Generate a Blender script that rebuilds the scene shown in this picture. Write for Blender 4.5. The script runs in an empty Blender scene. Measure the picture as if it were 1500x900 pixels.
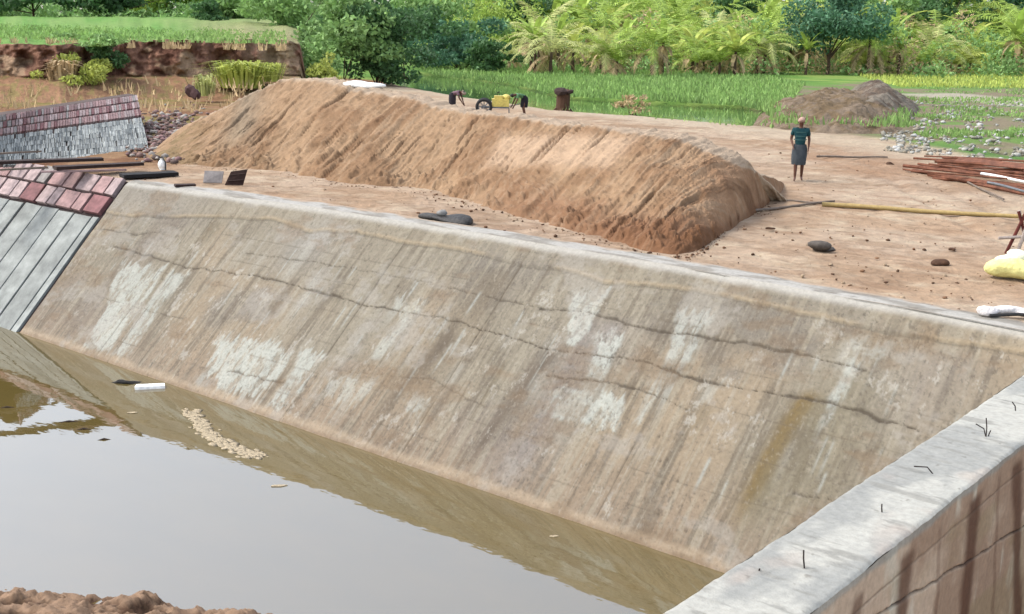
import bpy, bmesh, math, random
import numpy as np
from mathutils import Vector, Matrix
random.seed(7)
RNG = np.random.default_rng(11)
S = bpy.context.scene
COL = S.collection
PI = math.pi

# ------------------------------------------------------------------ camera
# frame of the place: x runs along the dam crest, y inland, z up (crest = 0)
F_PX, H = 1731.0, 4.0
TH, RO, AZ = math.radians(13.27), math.radians(1.10), math.radians(39.54)
Fw = np.array([0, math.cos(TH), -math.sin(TH)])
U0 = np.array([0, math.sin(TH), math.cos(TH)]); R0 = np.array([1., 0, 0])
Rw = R0*math.cos(RO)+U0*math.sin(RO); Uw = -R0*math.sin(RO)+U0*math.cos(RO)
ca, sa = math.cos(AZ), math.sin(AZ)
def rot(v): return np.array([v[0]*ca-v[1]*sa, v[0]*sa+v[1]*ca, v[2]])
Fw, Uw, Rw = rot(Fw), rot(Uw), rot(Rw)
CAM = np.array([26.45, -16.96, H])
def ray(u, v): return Fw+Rw*(u-750)/F_PX-Uw*(v-450)/F_PX
def at(u, v, z=0.0):
    d = ray(u, v); return CAM+d*(z-H)/d[2]
def at_t(u, v, t):                      # point of the sight line that lies over the line y = t
    d = ray(u, v); return CAM+d*(t-CAM[1])/d[1]
def far(u, Y, z=0.0):                   # ground position at distance Y, seen in column u
    p = rot(np.array([(u-750)/F_PX*Y, Y, 0])); return np.array([CAM[0]+p[0], CAM[1]+p[1], z])
DROP, RUN = 3.4, 3.2
def slope_sq(u, v):                     # (along, down) on the concrete slope for a sight line
    d = ray(u, v); N = np.array([0, -DROP, RUN])
    t = (-CAM@N)/(d@N); P = CAM+d*t
    return P[0], math.hypot(P[1], P[2])*(1 if P[2] < 0 else -1)
cam = bpy.data.cameras.new('camera'); co = bpy.data.objects.new('camera', cam); COL.objects.link(co)
M = Matrix.Identity(4)
for i in range(3): M[i][0], M[i][1], M[i][2], M[i][3] = Rw[i], Uw[i], -Fw[i], CAM[i]
co.matrix_world = M
cam.sensor_width = 36; cam.lens = F_PX/1500*36; cam.clip_end = 3000; cam.clip_start = .1
S.camera = co
# ------------------------------------------------------------------ light
SUN_EL, SUN_DIR = math.radians(52), np.array([-0.80, -0.60])
w = bpy.data.worlds.new('World'); S.world = w; w.use_nodes = True
nt = w.node_tree; bg = nt.nodes['Background']
sky = nt.nodes.new('ShaderNodeTexSky'); sky.sky_type = 'NISHITA'; sky.sun_disc = False
sky.sun_elevation = SUN_EL; sky.sun_rotation = math.atan2(SUN_DIR[0], SUN_DIR[1])
sky.air_density = 1.0; sky.dust_density = 2.5; sky.ozone_density = 1.0
hs = nt.nodes.new('ShaderNodeHueSaturation'); hs.inputs['Saturation'].default_value = .52   # veiled sky
nt.links.new(sky.outputs[0], hs.inputs['Color']); nt.links.new(hs.outputs[0], bg.inputs[0])
bg.inputs[1].default_value = .15
sl = bpy.data.lights.new('sun', 'SUN'); sl.energy = .75; sl.angle = math.radians(12); sl.color = (1, .95, .87)
so = bpy.data.objects.new('sun', sl); COL.objects.link(so)
sd = Vector((SUN_DIR[0]*math.cos(SUN_EL), SUN_DIR[1]*math.cos(SUN_EL), math.sin(SUN_EL)))
so.rotation_euler = sd.to_track_quat('Z', 'Y').to_euler()
vs = S.view_settings; vs.view_transform = 'Standard'; vs.look = 'None'; vs.gamma = 1; vs.exposure = 1.52
S.cycles.max_bounces = 6; S.cycles.transparent_max_bounces = 4

# ------------------------------------------------------------------ helpers
def srgb(r, g, b, k=.47):
    f = lambda c: ((c/255+.055)/1.055)**2.4 if c > 10 else c/255/12.92
    return np.array([f(r)*k, f(g)*k, f(b)*k])
def _h(ix, iy, sd):
    n = (ix.astype(np.int64)*374761393+iy.astype(np.int64)*668265263+sd*974711) & 0x7fffffff
    n = ((n ^ (n >> 13))*1274126177) & 0x7fffffff
    return ((n ^ (n >> 16)) & 0xffff)/65535.0
def vn(x, y, sd=0):
    ix, iy = np.floor(x), np.floor(y); fx, fy = x-ix, y-iy
    fx = fx*fx*(3-2*fx); fy = fy*fy*(3-2*fy)
    a, b = _h(ix, iy, sd), _h(ix+1, iy, sd); c, d = _h(ix, iy+1, sd), _h(ix+1, iy+1, sd)
    return (a*(1-fx)+b*fx)*(1-fy)+(c*(1-fx)+d*fx)*fy
def fbm(x, y, sd=0, o=4, g=.5):
    x = np.asarray(x, float); y = np.asarray(y, float)
    s = 0; a = 1; n = 0
    for k in range(o):
        s = s+a*vn(x*2**k+17.3*k, y*2**k+9.1*k, sd+k); n += a; a *= g
    return s/n
def sm(x, a, b):
    t = np.clip((x-a)/(b-a), 0, 1); return t*t*(3-2*t)
def mix(c, d, f):
    f = np.asarray(f)[..., None]; return c*(1-f)+np.asarray(d)*f
def inpoly(x, y, P):
    r = np.zeros(x.shape, bool); n = len(P)
    for i in range(n):
        x1, y1 = P[i][:2]; x2, y2 = P[(i+1) % n][:2]
        if y1 == y2: continue
        r ^= ((y1 > y) != (y2 > y)) & (x < (x2-x1)*(y-y1)/(y2-y1)+x1)
    return r
def dpoly(x, y, P, closed=False):       # distance to a polyline
    d = np.full(x.shape, 1e9); n = len(P)
    for i in range(n if closed else n-1):
        x1, y1 = P[i][:2]; x2, y2 = P[(i+1) % n][:2]
        L = (x2-x1)**2+(y2-y1)**2+1e-12
        t = np.clip(((x-x1)*(x2-x1)+(y-y1)*(y2-y1))/L, 0, 1)
        d = np.minimum(d, np.hypot(x-x1-t*(x2-x1), y-y1-t*(y2-y1)))
    return d
def sdp(x, y, P):                       # > 0 inside
    d = dpoly(x, y, P, True); return np.where(inpoly(x, y, P), d, -d)

def material(name, base=None, rough=.9, attr=False, nscale=8, namt=.25, bump=.3, bscale=30, island=0, spec=.3,
             metal=0, bdist=.02, trans=0):
    m = bpy.data.materials.new(name); m.use_nodes = True; N = m.node_tree.nodes; L = m.node_tree.links
    p = N['Principled BSDF']; p.inputs['Roughness'].default_value = rough
    p.inputs['Specular IOR Level'].default_value = spec; p.inputs['Metallic'].default_value = metal
    tc = N.new('ShaderNodeTexCoord')
    if attr:
        a = N.new('ShaderNodeAttribute'); a.attribute_name = 'Col'; src = a.outputs['Color']
    else:
        a = N.new('ShaderNodeRGB'); a.outputs[0].default_value = (*[float(c) for c in base], 1); src = a.outputs[0]
    nz = N.new('ShaderNodeTexNoise'); nz.inputs['Scale'].default_value = nscale; nz.inputs['Detail'].default_value = 8
    nz.inputs['Roughness'].default_value = .65
    L.new(tc.outputs['Object'], nz.inputs['Vector'])
    mr = N.new('ShaderNodeMapRange'); mr.inputs['From Min'].default_value = .3; mr.inputs['From Max'].default_value = .7
    mr.inputs['To Min'].default_value = 1-namt; mr.inputs['To Max'].default_value = 1+namt
    L.new(nz.outputs['Fac'], mr.inputs['Value'])
    mu = N.new('ShaderNodeVectorMath'); mu.operation = 'SCALE'
    L.new(src, mu.inputs[0]); L.new(mr.outputs[0], mu.inputs['Scale']); out = mu.outputs[0]
    if island:
        g = N.new('ShaderNodeNewGeometry'); m2 = N.new('ShaderNodeMapRange')
        m2.inputs['To Min'].default_value = 1-island; m2.inputs['To Max'].default_value = 1+island
        L.new(g.outputs['Random Per Island'], m2.inputs['Value'])
        mu2 = N.new('ShaderNodeVectorMath'); mu2.operation = 'SCALE'
        L.new(out, mu2.inputs[0]); L.new(m2.outputs[0], mu2.inputs['Scale']); out = mu2.outputs[0]
    L.new(out, p.inputs['Base Color'])
    if bump:
        b = N.new('ShaderNodeBump'); b.inputs['Strength'].default_value = bump; b.inputs['Distance'].default_value = bdist
        n2 = N.new('ShaderNodeTexNoise'); n2.inputs['Scale'].default_value = bscale; n2.inputs['Detail'].default_value = 6
        L.new(tc.outputs['Object'], n2.inputs['Vector']); L.new(n2.outputs['Fac'], b.inputs['Height'])
        L.new(b.outputs[0], p.inputs['Normal'])
    if trans:
        t = N.new('ShaderNodeBsdfTranslucent'); mx = N.new('ShaderNodeMixShader'); mx.inputs[0].default_value = trans
        L.new(out, t.inputs[0]); L.new(p.outputs[0], mx.inputs[1]); L.new(t.outputs[0], mx.inputs[2])
        L.new(mx.outputs[0], N['Material Output'].inputs[0])
    return m
def tag(o, label=None, cat=None, group=None, kind=None):
    if label: o['label'] = label
    if cat: o['category'] = cat
    if group: o['group'] = group
    if kind: o['kind'] = kind
    return o
def empty(name, loc, rz=0):
    o = bpy.data.objects.new(name, None); COL.objects.link(o); o.location = [float(c) for c in loc]
    o.rotation_euler = (0, 0, rz); o.empty_display_size = .3; return o
def mobj(name, V, Fc, mat, parent=None, col=None, smooth=False):
    me = bpy.data.meshes.new(name); V = np.asarray(V, np.float32)
    if isinstance(Fc, np.ndarray):
        me.vertices.add(len(V)); me.vertices.foreach_set('co', V.ravel())
        k = Fc.shape[1]; me.loops.add(Fc.size); me.loops.foreach_set('vertex_index', Fc.astype(np.int32).ravel())
        me.polygons.add(len(Fc)); me.polygons.foreach_set('loop_start', np.arange(0, Fc.size, k, dtype=np.int32))
        me.update(calc_edges=True)
    else:
        me.from_pydata(V.tolist(), [], Fc); me.update()
    if col is not None:
        a = me.color_attributes.new('Col', 'FLOAT_COLOR', 'POINT')
        c4 = np.ones((len(V), 4), np.float32); c4[:, :3] = np.asarray(col).reshape(-1, 3)
        a.data.foreach_set('color', c4.ravel())
    if smooth: me.polygons.foreach_set('use_smooth', np.ones(len(me.polygons), bool))
    me.materials.append(mat); me.validate()
    o = bpy.data.objects.new(name, me); COL.objects.link(o)
    if parent: o.parent = parent
    return o
def gridf(nr, nc, off=0):
    i = np.arange(nr-1)[:, None]*nc+np.arange(nc-1)[None, :]
    return (np.stack([i, i+1, i+nc+1, i+nc], -1).reshape(-1, 4)+off)
class MB:
    def __init__(s): s.v = []; s.f = []
    def add(s, V, Fc):
        n = len(s.v); s.v += [tuple(map(float, p)) for p in V]; s.f += [tuple(int(i)+n for i in q) for q in Fc]; return s
    def box(s, c, d, rz=0, rx=0, ry=0, jit=0):
        R = Matrix.Rotation(rz, 3, 'Z') @ Matrix.Rotation(ry, 3, 'Y') @ Matrix.Rotation(rx, 3, 'X')
        V = []
        for x in (-.5, .5):
            for y in (-.5, .5):
                for z in (-.5, .5):
                    V.append(Vector(c)+R @ Vector((x*d[0]+random.uniform(-jit, jit), y*d[1]+random.uniform(-jit, jit), z*d[2]+random.uniform(-jit, jit))))
        return s.add(V, [(0, 1, 3, 2), (4, 6, 7, 5), (0, 4, 5, 1), (2, 3, 7, 6), (0, 2, 6, 4), (1, 5, 7, 3)])
    def tube(s, pts, rad, n=8, cap=True):
        pts = [Vector(p) for p in pts]
        if not hasattr(rad, '__len__'): rad = [rad]*len(pts)
        V = []; Fc = []
        for i, p in enumerate(pts):
            d = (pts[min(i+1, len(pts)-1)]-pts[max(i-1, 0)]).normalized()
            a = d.orthogonal().normalized() if abs(d.z) > .95 else d.cross(Vector((0, 0, 1))).normalized()
            b = d.cross(a)
            for k in range(n):
                t = 2*PI*k/n; V.append(p+(a*math.cos(t)+b*math.sin(t))*rad[i])
        for i in range(len(pts)-1):
            for k in range(n):
                Fc.append((i*n+k, i*n+(k+1) % n, (i+1)*n+(k+1) % n, (i+1)*n+k))
        if cap: Fc.append(tuple(range(n))); Fc.append(tuple((len(pts)-1)*n+k for k in reversed(range(n))))
        return s.add(V, Fc)
    def blob(s, c, r, sub=2, noise=.15, seed=0, flat=None):
        bm = bmesh.new(); bmesh.ops.create_icosphere(bm, subdivisions=sub, radius=1)
        rg = random.Random(seed); q = [(Vector([rg.gauss(0, 1) for _ in range(3)]).normalized(), rg.uniform(-1, 1)) for _ in range(9)]
        V = []
        for v in bm.verts:
            p = v.co.copy(); k = 1+noise*sum(a*math.sin(3*p.dot(d)+a*5) for d, a in q)/2
            p = Vector((p.x*r[0]*k, p.y*r[1]*k, p.z*r[2]*k))
            if flat is not None and p.z < flat: p.z = flat
            V.append(Vector(c)+p)
        Fc = [tuple(v.index for v in f.verts) for f in bm.faces]; bm.free(); return s.add(V, Fc)
    def build(s, name, mat, parent=None, smooth=False):
        return mobj(name, s.v, s.f, mat, parent, None, smooth)
def copy_tree(o, parent=None):
    c = o.copy(); COL.objects.link(c); c.parent = parent
    for ch in list(o.children): copy_tree(ch, c)
    return c

# ------------------------------------------------------------------ materials
CONC = material('weathered_concrete', attr=True, nscale=14, namt=.16, bump=.35, bscale=60, bdist=.015, rough=.85)
SAND = material('sandy_soil', attr=True, nscale=3.5, namt=.17, bump=.8, bscale=7, bdist=.07, rough=1, spec=.1)
EARTH = material('brown_earth', attr=True, nscale=1.6, namt=.3, bump=.9, bscale=5, bdist=.12, rough=1, spec=.1)
SLAB = material('grimy_slab', attr=True, nscale=1.6, namt=.42, bump=.4, bscale=30, rough=.85)
TILE = material('pinkish_tile', attr=True, nscale=5, namt=.42, bump=.3, bscale=40, rough=.8)

# ------------------------------------------------------------------ ground
def crest_t(s): return .62*np.sin(np.clip(s/22.5, 0, 1)*PI)**.8+.03*np.sin(s*1.3)
def st(u, v, z=0): return at(u, v, z)[:2]
def P(*px): return [st(u, v) for u, v in px]
def axis(segs):
    out = [segs[0][0]]
    for a, b, d in segs:
        n = max(1, int(round((b-a)/d))); out += list(a+(b-a)*(np.arange(1, n+1)/n))
    return np.array(out)
sx = axis([(-900, -300, 30), (-300, -90, 6), (-90, -20, .8), (-20, -4, .3), (-4, 26, .11), (26, 60, .8), (60, 300, 6), (300, 900, 30)])
ty = axis([(0, 12, .11), (12, 40, .25), (40, 110, .7), (110, 300, 5), (300, 1200, 40)])
X, T = np.meshgrid(sx, ty)
Yg = crest_t(X)*np.clip(1-T/8, 0, 1)+T+.0
zz = .10*(fbm(X*.25, Yg*.25, 3)-.5)+.05*(fbm(X*1.4, Yg*1.4, 5)-.5)*np.clip(T/1, 0, 1)
near = sm(Yg, 60, 10)
for q0_, off in ((0, 0), (0, 1.5)):
    rp = [st(900, 172)+np.array([0, off]), st(1120, 205)+np.array([0, off]), st(1300, 262)+np.array([0, off]), st(1420, 330)+np.array([off*.6, off*.6]), st(1560, 390)+np.array([off*.6, off*.6])]
    dru = dpoly(X+.3*(fbm(X*.6, Yg*.6, 31)-.5), Yg, rp); zz = zz-.045*np.exp(-(dru/.16)**2)+.02*np.exp(-((dru-.32)/.12)**2)
zz = zz*sm(T, .0, 1.2)+.055*(fbm(X*3.5, Yg*3.5, 8)-.5)*sm(T, .0, .8)*near-.012
# canal dip
CAN = P((560, 112), (600, 124), (700, 141), (830, 160), (960, 168), (1100, 180), (1190, 186), (1180, 160), (1090, 152), (960, 147), (830, 138), (740, 118), (640, 104))
dc = sdp(X, Yg, CAN); zz = zz-sm(dc, -1.5, 2.5)*.95
PUD = P((1400, 205), (1520, 205), (1520, 232), (1440, 226)); dp_ = sdp(X, Yg, PUD); zz -= sm(dp_, -.5, 1.2)*.12
# colour zones (what the ground is made of)
n1 = fbm(X*.35, Yg*.35, 21); n2 = fbm(X*1.8, Yg*1.8, 22); n3 = fbm(X*.08, Yg*.08, 23)
C = np.ones(X.shape+(3,))*srgb(212, 187, 160)
C = mix(C, srgb(200, 168, 136), sm(n1, .42, .68)*.8)
C = mix(C, srgb(228, 208, 178), sm(n2, .5, .75)*.7)
C = mix(C, srgb(160, 125, 98), sm(fbm(X*.9, Yg*2.2, 29), .6, .75)*.5)
band = dpoly(X, Yg, P((300, 262), (500, 292), (640, 300), (760, 335), (900, 362)))
C = mix(C, srgb(150, 118, 92), sm(band+n2*.8-.4, 1.1, .1)*.35*sm(n2, .3, .6))
C = mix(C, srgb(176, 146, 118), sm(fbm(X*.7, Yg*.9, 34, 5, .65), .54, .66)*.6)
C = mix(C, srgb(150, 122, 98), sm(fbm(X*3.2, Yg*3.2, 35, 4, .65), .6, .72)*.45)
drt = sdp(X, Yg, P((1180, 205), (1330, 222), (1480, 245), (1520, 262), (1330, 270), (1190, 240)))
C = mix(C, srgb(176, 138, 108), sm(drt+(n1-.5)*4, -1, 1.5)*.55)
leftz = sdp(X, Yg, P((0, 290), (120, 262), (225, 245), (300, 225), (430, 190), (620, 112), (400, 100), (0, 100), (-400, 110), (-400, 290)))
C = mix(C, mix(np.ones(X.shape+(3,))*srgb(176, 140, 105), srgb(150, 108, 80), sm(n2, .4, .6)), sm(leftz+(n1-.5)*3, -.5, 1.5))
C = mix(C, srgb(150, 150, 80), sm(leftz, 0, 6)*sm(n1, .5, .62)*.6)
# green beyond the sandy track
edge = P((430, 100), (600, 122), (700, 139), (830, 158), (960, 167), (1100, 180), (1190, 188), (1300, 205), (1400, 226), (1520, 246), (1700, 262), (2600, 300), (2600, 60), (430, 60))
GR = P((380, 104), (600, 122), (700, 139), (830, 158), (960, 167), (1100, 180), (1190, 188), (1300, 205), (1400, 226), (1520, 246), (1900, 300))
GR = GR+[(600., 200.), (900., 1300.), (-900., 1300.), (-900., 330.), (-300, 160)]
dg = sdp(X, Yg, GR)+(n1-.5)*2.2
gcol = mix(np.ones(X.shape+(3,))*srgb(122, 166, 78), srgb(158, 186, 96), sm(n1, .4, .65))
gcol = mix(gcol, srgb(92, 132, 70), sm(n3, .55, .7)*.6)
C = mix(C, gcol, sm(dg, -.3, .9))
RUB = P((1120, 186), (1300, 203), (1520, 240), (1560, 210), (1520, 128), (1320, 128), (1300, 120), (1150, 125))
dr = sdp(X, Yg, RUB)+(n1-.5)*8
rc = mix(np.ones(X.shape+(3,))*srgb(158, 145, 118), srgb(130, 160, 88), sm(fbm(X*.5, Yg*.5, 41), .5, .6))
C = mix(C, rc, sm(dr, -1, 2))
TRK = P((1320, 138), (1400, 137), (1520, 148), (1700, 165), (1700, 182), (1520, 158), (1400, 146))
C = mix(C, srgb(205, 195, 175), sm(sdp(X, Yg, TRK), -1.5, .5)*.9)
C = mix(C, srgb(80, 92, 50), sm(dc, -.6, .5))
pth = P((540, 128), (640, 134), (800, 158), (960, 174), (1120, 192), (1300, 215), (1520, 255))
C = mix(C, srgb(222, 205, 178), sm(dpoly(X, Yg, pth)+(n2-.5)*3, 3, .6)*.6*sm(dg, .6, -.6))
C = mix(C, srgb(200, 192, 178), sm(T+n2*.9-.4, .75, .12)*sm(X, -2, .5)*.8)
V = np.stack([X, Yg, zz], -1).reshape(-1, 3)
g = mobj('ground', V, gridf(*X.shape), SAND, col=C, smooth=True); tag(g, kind='structure')
g['label'] = 'sandy ground behind the dam crest turning to green land'

# canal water
def flat(name, poly, z, mat):
    return mobj(name, [(p[0], p[1], z) for p in poly], [tuple(range(len(poly)))], mat)
def water_mat(name, base, ior, nscale, strength, rough=.04, stretch=(1, 1, 1)):
    m = bpy.data.materials.new(name); m.use_nodes = True; N = m.node_tree.nodes; L = m.node_tree.links
    p = N['Principled BSDF']; p.inputs['Base Color'].default_value = (*base, 1); p.inputs['Roughness'].default_value = rough
    p.inputs['IOR'].default_value = ior
    tc = N.new('ShaderNodeTexCoord'); mp = N.new('ShaderNodeMapping'); mp.inputs['Scale'].default_value = stretch
    mp.inputs['Rotation'].default_value = (0, 0, AZ)
    nz = N.new('ShaderNodeTexNoise'); nz.inputs['Scale'].default_value = nscale; nz.inputs['Detail'].default_value = 3
    b = N.new('ShaderNodeBump'); b.inputs['Strength'].default_value = strength; b.inputs['Distance'].default_value = .05
    L.new(tc.outputs['Object'], mp.inputs[0]); L.new(mp.outputs[0], nz.inputs['Vector'])
    L.new(nz.outputs['Fac'], b.inputs['Height']); L.new(b.outputs[0], p.inputs['Normal'])
    n2 = N.new('ShaderNodeTexNoise'); n2.inputs['Scale'].default_value = .6; n2.inputs['Detail'].default_value = 5
    L.new(mp.outputs[0], n2.inputs['Vector'])
    mx = N.new('ShaderNodeMix'); mx.data_type = 'RGBA'; mx.inputs[6].default_value = (*base, 1)
    mx.inputs[7].default_value = (base[0]*.72, base[1]*.78, base[2]*.9, 1)
    L.new(n2.outputs['Fac'], mx.inputs[0]); L.new(mx.outputs[2], p.inputs['Base Color'])
    return m
WATER = water_mat('silty_pond_water', (.115, .082, .024), 2.9, 1.0, .06, .02, (1, 2.2, 1))
CWATER = water_mat('green_canal_water', (.07, .13, .035), 1.34, 3, .12, .05)
cw = flat('canal_water', [tuple(p) for p in P((500, 100), (600, 127), (830, 164), (1100, 184), (1210, 190), (1210, 150), (1090, 146), (830, 130), (740, 112), (640, 98))], -.34, CWATER)
tag(cw, kind='structure')
pw = mobj('pond_water', [(-80, -80, -DROP), (22.5, -80, -DROP), (22.5, -2.9, -DROP), (-80, -2.9, -DROP)], [(0, 1, 2, 3)], WATER)
tag(pw, kind='structure')
# ground on the near side of the wall, where the photographer stands
gx, gy = np.meshgrid(np.linspace(22.8, 70, 80), np.linspace(-70, .2, 110))
gz = -3.5+.25*(fbm(gx*.6, gy*.6, 90)-.5)
nb = mobj('near_ground', np.stack([gx, gy, gz], -1).reshape(-1, 3), gridf(*gx.shape), SAND,
          col=np.ones(gx.shape+(3,))*srgb(176, 142, 110), smooth=True); tag(nb, kind='structure')

# soil bank in the bottom left corner
b0, b1 = at(-400, 835, -DROP), at(420, 905, -DROP)
dirb = (b1-b0)[:2]; dirb /= np.linalg.norm(dirb); nrm = np.array([-dirb[1], dirb[0]])
if nrm@(CAM[:2]-b0[:2]) < 0: nrm = -nrm
ua, wa = np.meshgrid(np.linspace(-12, 6.5, 420), np.linspace(-.6, 6, 170))
c0 = at(200, 866, -DROP)[:2]
bx = c0[0]+dirb[0]*ua+nrm[0]*wa; by = c0[1]+dirb[1]*ua+nrm[1]*wa
lump = fbm(bx*3.2, by*3.2, 60, 5, .6)
bz = -DROP-.15+np.clip(wa+.35*(fbm(bx*1.2, by*1.2, 61)-.5), -.5, 9)*.38+.42*(lump-.45)*sm(wa, -.4, .4)
bz += .07*(fbm(bx*16, by*16, 68, 4, .7)-.5)*sm(wa, -.3, .2)
bz = np.minimum(bz, -1.9)-sm(ua, 1.7, 4.0)*1.3
bz += .10*(fbm(bx*9, by*9, 67, 4, .65)-.5)*sm(wa, -.3, .2)
bz += .16*np.exp(-((ua-.35)**2)/.06)*sm(wa, .0, .3)*sm(wa, 1.2, .5)
bc = mix(np.ones(bx.shape+(3,))*srgb(176, 146, 120), srgb(104, 80, 64), sm(lump, .55, .4))
bc = mix(bc, srgb(98, 78, 60), sm(fbm(bx*6, by*6, 66), .6, .72)*.7)
sbk = mobj('soil_bank', np.stack([bx, by, bz], -1).reshape(-1, 3), gridf(*bx.shape), SAND, col=bc, smooth=True)
tag(sbk, kind='structure')

# ------------------------------------------------------------------ concrete slope
s_ = np.linspace(-.35, 22.44, 1180); q_ = np.linspace(0, 1.035, 250)
SS, QF = np.meshgrid(s_, q_); QQ = QF*4.669
ct = crest_t(SS)
def slope_pts(SS, QF, lift=0.0):
    ct = crest_t(SS)
    y = ct*(1-np.clip(QF, 0, 1))-RUN*QF; z = -DROP*QF
    nl = math.hypot(RUN, DROP); return np.stack([SS, y-DROP/nl*lift, z+RUN/nl*lift], -1)
def sl_list(px): return [slope_sq(u, v) for u, v in px]
wob = (fbm(SS*2.2, QQ*2.2, 70)-.5)
base = mix(np.ones(SS.shape+(3,))*srgb(172, 160, 140), srgb(186, 166, 140), sm(fbm(SS*.35, QQ*.35, 71), .4, .62))
base = mix(base, srgb(150, 140, 128), sm(fbm(SS*.5, QQ*.8, 72), .52, .7)*.75)
base = mix(base, srgb(176, 152, 130), sm(QQ, 3.0, 4.4)*.55)
strk = fbm(SS*9, QQ*.55, 73, 4, .6); base = mix(base, srgb(196, 184, 162), sm(strk, .54, .68)*.6)
strk2 = fbm(SS*6, QQ*.4, 74, 4, .6); base = mix(base, srgb(134, 120, 102), sm(strk2, .55, .7)*.65)
strk3 = fbm(SS*22, QQ*.9, 79, 3, .6); base = mix(base, srgb(205, 194, 175), sm(strk3, .64, .78)*.45*sm(QQ, .7, 1.6))
base = mix(base, srgb(140, 126, 108), sm(fbm(SS*24, QQ*1.3, 80, 3, .6), .62, .76)*.4)
base = mix(base, srgb(172, 166, 160), sm(SS+wob, 4.2, 1.0)*sm(QQ, 1.5, .4)*.7)
hz = np.zeros(SS.shape)
# broad tinted streaks
def fall(base, px0, px1, width, colr, amt, sd, soft=1.2):
    (a, qa), (b, qb) = slope_sq(*px0), slope_sq(*px1)
    cx = a+(b-a)*(QQ-qa)/(qb-qa+1e-6)
    m = np.exp(-((SS-cx+.25*(fbm(QQ*.8, SS*0+sd, sd)-.5))/width)**2)*sm(QQ, qa-.25, qa+.1)*sm(QQ, qb+.9, qb-.3)
    m = m*(.35+.9*fbm(SS*8, QQ*.6, sd))
    return mix(base, colr, np.clip(m*amt, 0, 1))
base = fall(base, (870, 480), (745, 680), .55, srgb(166, 156, 150), .8, 201)
base = fall(base, (1170, 588), (1100, 715), .16, srgb(150, 122, 70), 1.5, 202)
base = fall(base, (1195, 600), (1120, 745), .35, srgb(150, 138, 112), .9, 203)
base = fall(base, (700, 410), (600, 560), .5, srgb(150, 134, 112), .8, 204)
base = fall(base, (640, 500), (560, 600), .2, srgb(128, 112, 94), .9, 205)
base = fall(base, (790, 520), (690, 660), .22, srgb(126, 110, 94), .9, 206)
base = fall(base, (460, 320), (420, 380), .8, srgb(182, 177, 170), .7, 207)
base = fall(base, (1380, 525), (1330, 600), .7, srgb(174, 164, 156), .5, 208)
base = fall(base, (240, 320), (120, 470), .5, srgb(160, 144, 128), .7, 209)
base = fall(base, (1240, 560), (1190, 720), .5, srgb(158, 146, 120), .6, 210)
for k in range(46):
    s0 = random.uniform(0, 22); q0 = random.uniform(.4, 3); L_ = random.uniform(.6, 2.2); wd = random.uniform(.03, .16)
    m = np.exp(-((SS-s0)/wd)**2)*sm(QQ, q0-.1, q0+.1)*sm(QQ, q0+L_, q0+.3*L_)*(.4+.8*fbm(SS*14, QQ, 300+k))
    base = mix(base, srgb(*random.choice([(126, 112, 96), (134, 118, 92), (200, 192, 176), (206, 200, 186)])), np.clip(m*random.uniform(.3, .8), 0, 1))
# pale lime patches
PALE = srgb(205, 206, 196)
def patch(px, amt=.9, sd=0, soft=.10, run=.6):
    global base, hz
    poly = sl_list(px)
    d = sdp(SS+.16*(fbm(SS*6, QQ*6, sd, 5, .6)-.5), QQ+.45*(fbm(SS*12, QQ*1.4, sd+3)-.5)+.2*(fbm(SS*5, QQ*5, sd+4, 5, .7)-.5), poly)
    m = sm(d, -soft*.6, soft*.6)*(.30+.95*sm(fbm(SS*7, QQ*2.6, sd+5, 6, .7), .38, .52))*(1-.35*sm(fbm(SS*24, QQ*7, sd+6, 4, .7), .5, .7))
    # runs below the patch
    cx = np.mean([p[0] for p in poly]); wx = max(p[0] for p in poly)-min(p[0] for p in poly); qm = max(p[1] for p in poly)
    r = sm(np.abs(SS-cx), wx*.6, wx*.3)*sm(QQ, qm-.3, qm-.1)*sm(QQ, qm+run, qm-.1)*sm(fbm(SS*13, QQ*.5, sd+8), .55, .68)
    mm = np.clip(np.maximum(m, r*.8)*amt, 0, 1); base = mix(base, PALE*1.15, mm*.85); hz += mm*.006
patch([(172, 386), (236, 392), (222, 420), (185, 470), (160, 516), (118, 512), (148, 462), (160, 420)], .85, 500)
patch([(240, 400), (268, 404), (230, 450), (185, 525), (165, 522), (205, 455)], .75, 520)
patch([(308, 500), (345, 498), (392, 503), (420, 520), (400, 560), (378, 578), (330, 572), (302, 540)], .95, 540)
patch([(432, 516), (468, 524), (440, 570), (412, 606), (390, 596), (415, 556)], .85, 560)
patch([(560, 438), (602, 448), (590, 470), (552, 462)], .55, 580)
patch([(566, 470), (584, 474), (545, 530), (528, 530)], .6, 590, run=.2)
patch([(478, 552), (545, 560), (520, 596), (470, 584)], .5, 600)
patch([(596, 580), (628, 588), (606, 612), (586, 602)], .7, 610, run=.2)
patch([(816, 428), (868, 434), (850, 470), (836, 500), (808, 512), (812, 470)], .9, 620)
patch([(852, 488), (898, 492), (884, 530), (872, 562), (850, 600), (836, 596), (848, 540)], .85, 640)
patch([(796, 572), (850, 578), (902, 588), (892, 640), (838, 626), (788, 610)], .95, 660, run=.2)
patch([(972, 458), (1030, 466), (1016, 505), (990, 540), (960, 580), (946, 578), (966, 520)], .7, 680)
patch([(1232, 500), (1306, 508), (1286, 530), (1240, 535)], .6, 700)
patch([(1236, 530), (1254, 532), (1214, 610), (1200, 630), (1205, 590)], .75, 720, run=.3)
patch([(1028, 372+190), (1050, 565), (1032, 590), (1016, 585)], .35, 740)
patch([(945, 585), (955, 585), (928, 622), (920, 620)], .7, 750, run=.1)
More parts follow.
